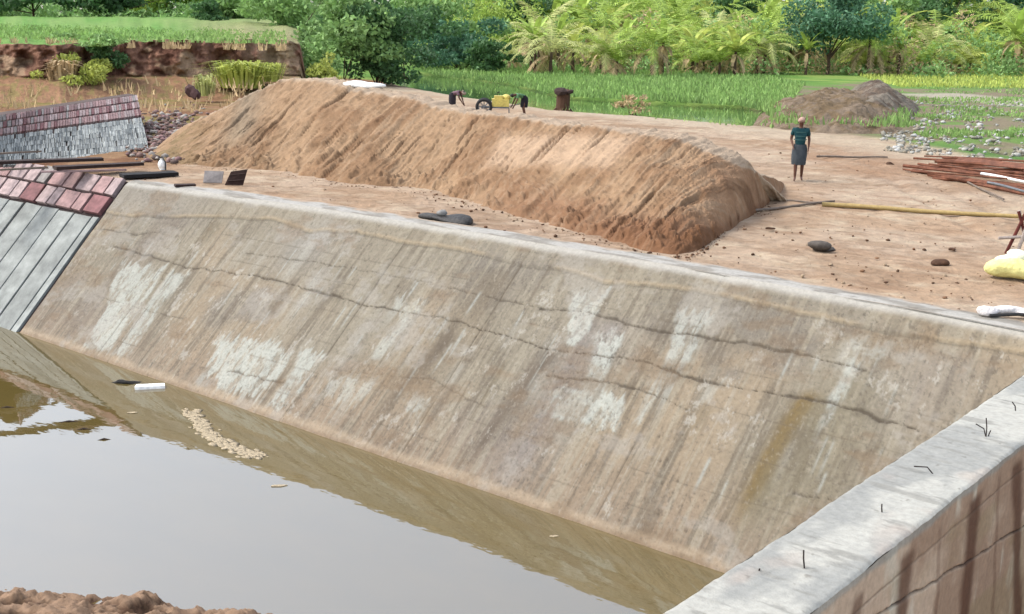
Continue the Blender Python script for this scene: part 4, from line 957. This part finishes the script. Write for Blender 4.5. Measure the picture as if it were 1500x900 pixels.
def person(loc, rz, pose, cols, label):
    e = empty('person', loc, rz); p = pose
    J = []; E = []
    def j(pt, *r): J.append((tuple(pt), *r)); return len(J)-1
    pel = j(p['pelvis'], .125, .095)
    sp_ = j((Vector(p['pelvis'])*.5+Vector(p['chest'])*.5), .115, .085); E.append((pel, sp_))
    ch = j(p['chest'], .145, .10); E.append((sp_, ch)); nk = j(p['neck'], .052); E.append((ch, nk))
    hb = j(Vector(p['neck'])*.55+Vector(p['head'])*.45, .06, .062); E.append((nk, hb)); hd = j(p['head'], .078, .092); E.append((hb, hd))
    up = (Vector(p['head'])-Vector(p['neck'])).normalized()
    ht = j(Vector(p['head'])+up*.07, .06, .07); E.append((hd, ht))
    for s in ('l', 'r'):
        sh = j(p['sh_'+s], .058); E.append((ch, sh)); el = j(p['el_'+s], .040); E.append((sh, el)); wr = j(p['wr_'+s], .026, .022); E.append((el, wr))
        d = Vector(p['wr_'+s])-Vector(p['el_'+s]); hand(J, E, p['wr_'+s], wr, d, d.cross(Vector((1, 0, 0))) if abs(d.normalized().x) < .9 else (0, 1, 0))
        hp_ = j(p['hip_'+s], .085); E.append((pel, hp_)); kn = j(p['kn_'+s], .056); E.append((hp_, kn))
        cf = j(Vector(p['kn_'+s])*.65+Vector(p['an_'+s])*.35, .054); E.append((kn, cf))
        an = j(p['an_'+s], .034); E.append((cf, an)); f = Vector(p['fw_'+s]); t1 = j(Vector(p['an_'+s])+f*.11+Vector((0, 0, -.045)), .036, .028); E.append((an, t1))
        t2 = j(Vector(p['an_'+s])+f*.19+Vector((0, 0, -.055)), .03, .018); E.append((t1, t2))
    skin_mesh('body', J, E, SKIN, e)
    # face: nose, eyes, ears, hair cap
    fdir = Vector(p['face']).normalized(); hc = Vector(p['head']); rt = fdir.cross(up).normalized()
    m = MB(); m.blob(hc+up*.035-fdir*.018, (.086, .098, .082), 3, .05, 3); m.build('hair', HAIR, e, True)
    m = MB(); m.blob(hc+fdir*.092-up*.012, (.013, .02, .02), 1, 0); m.build('nose', SKIN, e, True)
    m = MB(); m.blob(hc+fdir*.083-up*.05, (.024, .008, .007), 1, 0); m.build('mouth', material('lips', srgb(110, 62, 54), bump=0), e, True)
    for sg in (-1, 1):
        MB().blob(hc+fdir*.083+rt*sg*.03+up*.012, (.011, .007, .007), 1, 0).build('eye', HAIR, e, True)
        MB().blob(hc+rt*sg*.085-up*.01, (.012, .02, .03), 1, 0).build('ear', SKIN, e, True)
    # shirt: a looser skin over torso and upper arms
    J2 = []; E2 = []
    def j2(pt, *r): J2.append((tuple(pt), *r)); return len(J2)-1
    a = j2(Vector(p['pelvis'])+(Vector(p['pelvis'])-Vector(p['chest'])).normalized()*.06, .155, .125); b = j2((Vector(p['pelvis'])+Vector(p['chest']))*.5, .15, .115); E2.append((a, b))
    c = j2(p['chest'], .17, .125); E2.append((b, c)); d = j2(Vector(p['chest'])*.4+Vector(p['neck'])*.6, .085, .08); E2.append((c, d))
    for s in ('l', 'r'):
        q = j2(p['sh_'+s], .078); E2.append((c, q)); r = j2(Vector(p['sh_'+s])*.35+Vector(p['el_'+s])*.65, .062); E2.append((q, r))
    skin_mesh('shirt', J2, E2, cols['shirt'], e)
    if cols.get('check'):
        # two pale horizontal bands of the plaid, a few millimetres proud
        for zc in (1.12, 1.22, 1.33):
            V = []; Fc = []
            for k in range(20):
                an_ = 2*PI*k/20; V += [(math.cos(an_)*.178, math.sin(an_)*.135, zc), (math.cos(an_)*.178, math.sin(an_)*.135, zc+.022)]
            for k in range(20): Fc.append((2*k, 2*((k+1) % 20), 2*((k+1) % 20)+1, 2*k+1))
            mobj('shirt_band', V, Fc, cols['check'], e)
    # loincloth / shorts as a draped skirt
    if cols.get('lungi'):
        V = []; Fc = []; n = 28; rows_ = cols['lrows']
        for (cx, cy_, z, rx, ry) in rows_:
            for k in range(n):
                t = 2*PI*k/n; w_ = 1+.05*math.sin(5*t+z*9)+.03*math.sin(9*t); V.append((cx+math.cos(t)*rx*w_, cy_+math.sin(t)*ry*w_, z))
        for i in range(len(rows_)-1):
            for k in range(n): Fc.append((i*n+k, i*n+(k+1) % n, (i+1)*n+(k+1) % n, (i+1)*n+k))
        mobj('lungi', V, Fc, cols['lungi'], e, smooth=True)
    if cols.get('scarf'):
        m = MB(); m.blob(hc+up*.045-fdir*.008, (.102, .112, .085), 3, .12, 5); m.blob(hc+up*.02-fdir*.10, (.05, .05, .06), 2, .2, 6); m.build('head_cloth', cols['scarf'], e, True)
    tag(e, label, 'person'); return e
stand = dict(pelvis=(0, 0, .93), chest=(0, .0, 1.30), neck=(0, .0, 1.49), head=(0, -.02, 1.62), face=(0, -1, -.1),
             sh_l=(.19, 0, 1.40), el_l=(.245, .03, 1.13), wr_l=(.235, -.06, .90), sh_r=(-.19, 0, 1.40), el_r=(-.25, .04, 1.14), wr_r=(-.20, -.12, .98),
             hip_l=(.09, 0, .86), kn_l=(.10, -.03, .49), an_l=(.10, .05, .08), hip_r=(-.09, 0, .86), kn_r=(-.085, -.11, .49), an_r=(-.085, -.16, .08), fw_l=(.1, -1, 0), fw_r=(-.1, -1, 0))
p1 = at(1168, 264)
fc = math.atan2((CAM-p1)[1], (CAM-p1)[0])+PI/2
person((p1[0], p1[1], .0), fc+.05, stand, dict(shirt=cloth('teal_plaid', srgb(36, 86, 92)), check=cloth('pale_band', srgb(84, 128, 126)), lungi=cloth('grey_check_lungi', srgb(84, 92, 98)),
       lrows=[(0, 0, 1.0, .17, .135), (0, 0, .88, .20, .155), (0, -.02, .72, .205, .17), (0, -.03, .50, .20, .175), (0, -.03, .44, .19, .165)], scarf=cloth('pinkish_head_cloth', srgb(216, 178, 160))),
       'person in teal plaid shirt and grey wrapped cloth walking on the sand, pale head cloth')
bent = dict(pelvis=(0, .10, .86), chest=(0, -.20, 1.02), neck=(0, -.38, 1.00), head=(0, -.50, .96), face=(0, -.4, -1),
            sh_l=(.18, -.28, 1.00), el_l=(.22, -.36, .72), wr_l=(.14, -.46, .50), sh_r=(-.18, -.28, 1.00), el_r=(-.22, -.38, .74), wr_r=(-.12, -.50, .52),
            hip_l=(.10, .09, .80), kn_l=(.13, -.01, .44), an_l=(.14, .08, .08), hip_r=(-.10, .09, .80), kn_r=(-.13, .02, .44), an_r=(-.14, .10, .08), fw_l=(.15, -1, 0), fw_r=(-.15, -1, 0))
pa = at(664, 166); pb = at(766, 171)
def zrow(l): return l
person((pa[0], pa[1], 0), AZ+1.25, bent, dict(shirt=cloth('faded_mauve_shirt', srgb(150, 120, 130)), lungi=cloth('dark_lungi', srgb(70, 64, 70)),
       lrows=[(0, .0, .98, .16, .13), (0, .06, .86, .185, .16), (0, .06, .68, .19, .17), (0, .05, .5, .185, .17), (0, .05, .42, .18, .16)], scarf=cloth('beige_cloth', srgb(190, 170, 150))),
       'person in a faded mauve shirt bending over the ground left of the yellow engine cart')
person((pb[0], pb[1], 0), AZ-1.35, bent, dict(shirt=cloth('green_shirt', srgb(110, 160, 110)), lungi=cloth('black_lungi', srgb(48, 44, 52)),
       lrows=[(0, .0, .98, .16, .13), (0, .06, .86, .185, .16), (0, .06, .68, .19, .17), (0, .05, .5, .185, .17), (0, .05, .42, .18, .16)], scarf=None),
       'person in a pale green shirt bending down right of the yellow engine cart')

# ------------------------------------------------------------------ objects
YEL = material('yellow_paint', srgb(228, 208, 112, .7), rough=.5, nscale=12, namt=.2, bump=.1); BLK = material('black_rubber', (.02, .02, .02), rough=.8)
WHT = material('white_plastic', srgb(232, 232, 228, .9), rough=.5, bump=.1); GREYM = material('grey_metal', srgb(150, 152, 154), rough=.45, metal=.6)
WOODD = material('dark_wet_timber', srgb(74, 56, 50), nscale=6, namt=.35); WOODG = material('grey_timber', srgb(150, 134, 120), nscale=6, namt=.3)
BAMB = material('yellow_bamboo', srgb(216, 186, 120), nscale=10, namt=.2, rough=.6); ROCK = material('grey_rock', srgb(112, 104, 96), nscale=10, namt=.35, bump=.8, bscale=18)
BROCK = material('brown_rock', srgb(104, 74, 54), nscale=10, namt=.3, bump=.8)
# engine cart
p = at(722, 170); cart = empty('engine_cart', (p[0], p[1], 0), AZ)
def ring(R_, r, n=28, m_=8):
    V = []; Fc = []
    for i in range(n):
        for k in range(m_):
            a, b = 2*PI*i/n, 2*PI*k/m_; rr = R_+r*math.cos(b); V.append((math.cos(a)*rr, r*math.sin(b), math.sin(a)*rr))
    for i in range(n):
        for k in range(m_): Fc.append((i*m_+k, ((i+1) % n)*m_+k, ((i+1) % n)*m_+(k+1) % m_, i*m_+(k+1) % m_))
    return V, Fc
wh = empty('wheel', (-.42, -.32, .42)); wh.parent = cart
mobj('tyre', *ring(.33, .065), BLK, wh, smooth=True)
m = MB(); 
for k in range(8): a = k*PI/4; m.tube([(0, 0, 0), (math.cos(a)*.28, 0, math.sin(a)*.28)], .016, 5)
V_, F_ = ring(.27, .022); m.add(V_, F_); m.tube([(0, -.07, 0), (0, .07, 0)], .05, 10); m.build('rim', GREYM, wh)
wh2 = empty('wheel', (-.42, .32, .42)); wh2.parent = cart; mobj('tyre', *ring(.33, .065), BLK, wh2, smooth=True); 
m = MB(); V_, F_ = ring(.27, .022); m.add(V_, F_)
for k in range(8): a = k*PI/4; m.tube([(0, 0, 0), (math.cos(a)*.28, 0, math.sin(a)*.28)], .016, 5)
m.build('rim', GREYM, wh2)
m = MB(); m.box((.35, 0, .62), (.8, .46, .36)); m.box((.25, 0, .86), (.4, .36, .16)); m.blob((.62, 0, .86), (.2, .18, .16), 2, .05, 2); m.tube([(.35, -.26, .62), (.35, .26, .62)], .15, 14); m.build('engine_housing', YEL, cart)
m = MB(); m.tube([(-.42, -.34, .42), (-.42, .34, .42)], .03, 8); m.box((.1, .2, .4), (1.3, .06, .07)); m.box((.1, -.2, .4), (1.3, .06, .07)); m.tube([(.74, .2, .4), (.76, .2, 0)], .025, 6); m.tube([(.74, -.2, .4), (.76, -.2, 0)], .025, 6); m.build('chassis', GREYM, cart)
m = MB(); m.tube([(.2, .1, .9), (.2, .1, 1.08), (.3, .1, 1.1)], .03, 8); m.build('exhaust', BLK, cart)
m = MB(); m.tube([(.7, 0, .45), (1.0, 0, .5), (1.3, .0, .62)], .022, 6); m.build('drawbar', GREYM, cart)
tag(cart, 'yellow engine on a two wheeled cart between the two bending people', 'cart')
# stump at the canal edge
p = at(824, 159); st_ = empty('tree_stump', (p[0], p[1], -.4))
m = MB(); m.tube([(0, 0, 0), (.02, 0, .5), (0, .05, 1.0), (.05, 0, 1.35)], [.42, .36, .36, .30], 12)
for k in range(6): a = k*1.05; m.tube([(math.cos(a)*.2, math.sin(a)*.2, .45), (math.cos(a)*.5, math.sin(a)*.5, .2), (math.cos(a)*.75, math.sin(a)*.75, 0)], [.13, .10, .05], 6)
m.build('stump_wood', BROCK, st_)
m = MB(); m.blob((-.08, 0, 1.28), (.34, .34, .22), 2, .5, 9); m.blob((.25, .1, 1.2), (.22, .2, .18), 2, .5, 8); m.build('broken_top', WOODD, st_)
tag(st_, 'broken brown tree stump standing at the near edge of the canal', 'stump')
p = at(926, 158); bush('dry_shrub', (p[0], p[1], -.3), 1.8, .9, G_DRY, 'low dry brown shrub in the canal grass right of the stump', n=500, size=.1, seed=60)
# dark tarp heap on the crest
p = at(650, 322); tp_ = empty('tarp_heap', (p[0], p[1], 0), .05)
MB().blob((0, 0, .02), (.56, .30, .17), 3, .5, 12, flat=-.03).build('dark_sheet', material('dark_tarp', srgb(74, 72, 70), rough=.6, bump=.9, bscale=9, bdist=.06), tp_, True)
MB().blob((.03, -.08, .16), (.13, .10, .07), 2, .3, 13).build('stone', material('pale_stone', srgb(176, 174, 170)), tp_, True)
tag(tp_, 'dark crumpled sheet heap with a pale stone on the edge of the concrete crest', 'sheet')
def rock(px, r, mat, label, sd):
    p = at(*px); o = MB().blob((0, 0, 0), r, 3, .35, sd, flat=-r[2]*.3).build('rock', mat, None, True); o.location = (p[0], p[1], r[2]*.25); o.rotation_euler = (0, 0, -AZ*0+.6)
    tag(o, label, 'rock'); return o
rock((1205, 366), (.26, .18, .13), ROCK, 'flat grey rock on the sand near the crest, largest of the loose rocks', 31)
rock((1378, 388), (.12, .10, .09), BROCK, 'small brown rock on the sand to the right of the flat grey rock', 32)
rock((1395, 367), (.06, .05, .04), BROCK, 'tiny brown stone behind the small brown rock', 33)
rock((1128, 336), (.09, .05, .04), BROCK, 'little brown clod near the toe of the sand embankment', 34)
rock((1303, 242), (.13, .09, .07), BROCK, 'dark clod on the sand left of the rusty bars', 35)
# white bag lying at far back of embankment
p = at_t(531, 127, 8.2); o = MB().blob((0, 0, 0), (.55, .26, .14), 3, .3, 40).build('white_sack', WHT, None, True); o.location = (p[0], p[1], p[2]+.03); o.rotation_euler = (0, 0, AZ-.2)
tag(o, 'white sack lying on top of the sand embankment before the dark bush', 'sack')
# poles
def pole(a, b, r, mat, label, cat, name, nodes=0, lift=0, sag=0):
    p, q = at(*a), at(*b); d = q-p; L_ = np.linalg.norm(d[:2]); n = 14; pts = []; rad = []
    for i in range(n+1):
        f = i/n; pts.append((f*L_, sag*math.sin(f*PI*1.5)*.1, r+lift+.01*math.sin(f*9))); rad.append(r*(1-.25*f)*(1.12 if nodes and i % 2 == 0 else 1))
    o = MB().tube(pts, rad, 8).build(name, mat, None, True); o.location = (p[0], p[1], 0); o.rotation_euler = (0, 0, math.atan2(d[1], d[0])); tag(o, label, cat); return o
pole((1204, 303), (1530, 324), .055, BAMB, 'long yellow bamboo pole lying across the sand at the right', 'pole', 'bamboo_pole', 1)
pole((1042, 318), (1222, 297), .035, WOODG, 'thin grey stick lying on the toe of the embankment left of the bamboo pole', 'stick', 'wooden_stick')
pole((1196, 231), (1300, 232), .035, WOODG, 'short grey stick on the sand behind the standing person', 'stick', 'wooden_stick')
pole((1150, 296), (1215, 300), .03, WOODG, 'short stick touching the left end of the bamboo pole', 'stick', 'wooden_stick')
# rusty bars bundle
gname = 'rusty bars in the bundle'
for k in range(26):
    v0 = 234+k*1.15+random.uniform(-4, 4); a = at(1326+random.uniform(-4, 75), v0); b = at(1560, v0+24+random.uniform(-16, 16)); d = b-a
    zl = .03+.05*(k % 5)
    o = MB().tube([(0, 0, zl), (np.linalg.norm(d[:2])*.5, random.uniform(-.12, .12), zl+.06*random.random()), (np.linalg.norm(d[:2]), 0, zl+.02)], random.choice([.028, .04, .055]), 6).build('rusty_bar', material('rust', srgb(148, 96, 72), nscale=5, namt=.5) if k == 0 else bpy.data.materials['rust'])
    o.location = (a[0], a[1], 0); o.rotation_euler = (0, 0, math.atan2(d[1], d[0])); tag(o, 'rusty orange brown bar lying in the loose bundle at the right edge', 'steel bar', gname)
for k, (a, b, z) in enumerate([((1436, 268), (1560, 292), .22), ((1446, 278), (1560, 306), .15)]):
    o = pole(a, b, .04, GREYM if k else WHT, ['whitish pipe lying on the rusty bars at the right edge', 'grey pipe just below the whitish pipe on the rusty bars'][k], 'pipe', 'metal_pipe', lift=z)
pole((1400, 262), (1470, 296), .03, WOODG, 'grey batten leaning out of the front of the rusty bundle', 'batten', 'timber_batten', lift=.03)
sh = MB()
pt = at(1405, 246); d = at(1560, 268)-pt
sh.add([(0, 0, .34), (3.3, 0, .42), (3.2, -.42, .30), (.1, -.36, .24), (0, 0, .32), (3.3, 0, .40), (3.2, -.42, .28), (.1, -.36, .22)], [(0, 1, 2, 3), (7, 6, 5, 4), (0, 3, 7, 4), (1, 5, 6, 2), (0, 4, 5, 1), (3, 2, 6, 7)])
o = sh.build('rusty_sheet', bpy.data.materials['rust']); o.location = (pt[0], pt[1], 0); o.rotation_euler = (0, 0, math.atan2(d[1], d[0])); tag(o, 'rusty sheet of iron resting on top of the bars', 'metal sheet')
# trestle at right edge
p = at(1484, 372); tr = empty('timber_trestle', (p[0], p[1], 0), AZ)
PINK = material('whitewashed_timber', srgb(206, 190, 178), nscale=9, namt=.3); RED = material('reddish_timber', srgb(120, 58, 48), nscale=9, namt=.3)
for k, (a, b, m_) in enumerate([((-.14, 0, 0), (.22, .1, .85), RED), ((.05, -.05, 0), (.26, .0, .8), PINK), ((.34, 0, 0), (.05, .1, .8), RED), ((.40, .3, 0), (.10, .2, .8), PINK)]):
    MB().tube([a, b], .032, 6).build('leg', m_, tr)
MB().tube([(-.32, -.02, .30), (.6, .02, .36)], .03, 6).build('cross_bar', PINK, tr)
tag(tr, 'small crooked trestle of red and white sticks at the right edge', 'trestle')
# pale yellow sack
p = at(1492, 408); sk = empty('cement_sack', (p[0], p[1], 0), AZ-.1)
SACK = material('pale_yellow_sacking', srgb(232, 226, 150, .8), rough=.8, nscale=7, namt=.2, bump=.8, bscale=10, bdist=.05)
MB().blob((0, 0, .17), (.42, .27, .2), 3, .35, 52, flat=-.17).build('sack_body', SACK, sk, True)
MB().blob((-.12, .05, .36), (.25, .18, .10), 3, .4, 53).build('sack_neck', material('creamy_sacking', srgb(238, 238, 205, .85), bump=.7, bscale=12), sk, True)
tag(sk, 'plump pale yellow sack on the sand at the right edge', 'sack')
p = at(1486, 466); rl = empty('cloth_roll', (p[0], p[1], 0.03), AZ-.05)
MB().blob((-.38, .0, .07), (.17, .1, .08), 2, .3, 55).blob((-.08, .02, .07), (.26, .09, .075), 2, .35, 56).blob((.3, .0, .07), (.3, .1, .085), 2, .35, 57).build('white_cloth', material('dirty_white_cloth', srgb(222, 216, 212, .85), bump=.9, bscale=14, bdist=.05), rl, True)
m = MB(); m.tube([(-.4, -.12, .02), (0, -.1, .05), (.5, -.13, .03)], .025, 6); m.build('dark_cord', BLK, rl)
tag(rl, 'dirty white cloth roll lying on the concrete crest at the right edge', 'cloth')
# planks lying over the crest at left
def board(a, b, wd, th, mat, label, z=.05, name='timber_plank', tilt=0):
    p, q = at(*a, z), at(*b, z); d = q-p; L_ = np.linalg.norm(d[:2]); m = MB(); m.box((L_/2, 0, 0), (L_, wd, th), rx=tilt, jit=.01); o = m.build(name, mat)
    o.location = (p[0], p[1], z); o.rotation_euler = (0, math.atan2(-(q-p)[2], L_), math.atan2(d[1], d[0])); tag(o, label, 'plank'); return o
board((178, 258), (258, 254), .48, .10, material('black_plank', srgb(46, 44, 44)), 'blackish plank lying at the top left end of the concrete slope', .08)
board((80, 246), (208, 240), .42, .08, WOODD, 'dark reddish brown plank behind the blackish plank', .22)
board((-60, 240), (150, 233), .40, .08, WOODD, 'long dark plank reaching past the left edge, rearmost of the stack', .32)
board((60, 252), (185, 249), .10, .05, material('pink_batten', srgb(190, 160, 156)), 'thin pinkish batten between the dark planks', .14)
board((-60, 228), (60, 222), .12, .05, WOODG, 'grey batten at the left edge in front of the far lining', .34)
board((-60, 252), (70, 246), .14, .05, WOODG, 'weathered grey board under the long dark plank at the left edge', .16)
board((256, 272), (286, 271), .20, .05, WOODD, 'short brown board on the crest right of the blackish plank', .04)
# white pot
p = at(238, 250); wp = empty('water_pot', (p[0], p[1], .02))
MB().tube([(0, 0, 0), (0, 0, .06), (0, 0, .16), (0, 0, .24), (0, 0, .28), (0, 0, .31)], [.07, .105, .12, .085, .045, .06], 16).build('pot_body', WHT, wp, True)
MB().tube([(-.15, 0, 0), (-.16, 0, .22), (0, 0, .36), (.16, 0, .22), (.15, 0, 0)], .02, 6).build('handle', BLK, wp, True)
tag(wp, 'small white pot under a black hoop behind the blackish plank', 'pot')
# leaning dark panel + grey sheet
p = at(345, 273); pn = empty('steel_panel', (p[0], p[1], 0.02), AZ-.1)
m = MB(); m.add([(-.28, 0, 0), (.17, .05, .0), (.28, .12, .40), (-.14, .1, .33), (-.28, .03, 0), (.17, .08, .0), (.28, .15, .40), (-.14, .13, .33)], [(0, 1, 2, 3), (7, 6, 5, 4), (0, 3, 7, 4), (1, 5, 6, 2), (0, 4, 5, 1), (3, 2, 6, 7)]); m.build('plate', material('dark_rust_plate', srgb(62, 40, 34), nscale=12, namt=.4), pn)
m = MB(); m.tube([(-.2, .02, .1), (.2, .06, .14)], .015, 5); m.tube([(-.17, .07, .24), (.24, .1, .30)], .015, 5); m.build('rib', WOODD, pn)
tag(pn, 'dark rusty panel propped up on the crest left of the sand embankment', 'panel')
p = at(312, 270); gs = empty('bent_sheet', (p[0], p[1], 0.02), AZ)
m = MB(); m.add([(-.25, 0, .02), (.22, 0, .02), (.26, .1, .30), (-.24, .16, .30), (-.25, .02, 0), (.22, .02, 0), (.26, .12, .28), (-.24, .18, .28)], [(0, 1, 2, 3), (7, 6, 5, 4), (0, 3, 7, 4), (1, 5, 6, 2), (0, 4, 5, 1), (3, 2, 6, 7)]); m.build('sheet', material('pale_grey_sheet', srgb(176, 168, 164)), gs)
tag(gs, 'pale grey bent sheet just left of the dark rusty panel', 'sheet')
# purple-brown stone on slope at (285,130)
p = far(285, 60, .35); o = MB().blob((0, 0, .2), (.34, .3, .34), 2, .5, 77).build('boulder', material('purplish_stone', srgb(96, 68, 66), bump=.8)); o.location = p.tolist(); tag(o, 'purplish brown boulder on the brown slope below the eroded bank', 'boulder')
# things floating in the pond
zW = -DROP
p = at(220, 568, zW); o = MB().box((0, 0, .02), (.58, .24, .06), jit=.015).build('foam_board', WHT); o.location = (p[0], p[1], zW); o.rotation_euler = (0, 0, AZ+.25); tag(o, 'white foam board floating at the foot of the slope', 'board')
p = at(181, 560, zW); o = MB().blob((0, 0, .0), (.26, .11, .06), 2, .6, 81).build('floating_debris', material('black_debris', srgb(40, 38, 36))); o.location = (p[0], p[1], zW); o.rotation_euler = (0, 0, AZ); tag(o, 'black floating debris left of the white foam board', 'debris')
FOAM = material('creamy_foam', srgb(208, 190, 158, .5), rough=.9, nscale=20, namt=.25, bump=.9, bscale=30)
vv = []; m = MB()
path = [(276, 603, 5), (286, 612, 9), (296, 622, 11), (302, 633, 10), (312, 640, 9), (322, 647, 10), (335, 652, 10), (348, 658, 11), (360, 664, 9), (372, 666, 7), (382, 667, 3)]
for i in range(len(path)-1):
    for k in range(60):
        f = random.random(); a, b = path[i], path[i+1]; u = a[0]+(b[0]-a[0])*f+random.gauss(0, 5.5); v = a[1]+(b[1]-a[1])*f+random.gauss(0, .32)*a[2]
        q = at(u, v, zW); r = random.uniform(.02, .09)*(.4+.6*random.random()); m.blob((q[0], q[1], zW+.001), (r*1.8, r, .010), 1, .3, i*30+k)
o = m.build('foam_scum', FOAM, None, True); tag(o, 'streak of creamy foam scum drifting in the brown water', 'foam', kind='stuff')
for (u, v, r, lab) in [(812, 786, .05, 'small dry leaf floating near the foot of the slope'), (194, 605, .07, 'pale leaf floating left of the foam scum'), (408, 712, .09, 'long pale leaf floating at the edge of the dark reflection')]:
    q = at(u, v, zW); o = MB().blob((0, 0, 0), (r*1.6, r*.7, .008), 1, .3, u).build('floating_leaf', FOAM); o.location = (q[0], q[1], zW+.006); o.rotation_euler = (0, 0, AZ+.2); tag(o, lab, 'leaf')
for (u, v, L_, lab) in [(100, 619, .42, 'dark twig breaking the water surface, nearest the left lining'), (152, 645, .25, 'short dark twig in the water right of the longer one'), (10, 598, .3, 'dark twig in the water at the left edge'), (122, 630, .3, 'thin dark twig between the two others')]:
    q = at(u, v, zW); o = MB().tube([(-L_/2, 0, -.01), (0, .03, .012), (L_/2, .02, -.008)], [.008, .02, .008], 6).build('floating_twig', WOODD); o.location = (q[0], q[1], zW); o.rotation_euler = (0, 0, AZ+.15); tag(o, lab, 'twig')
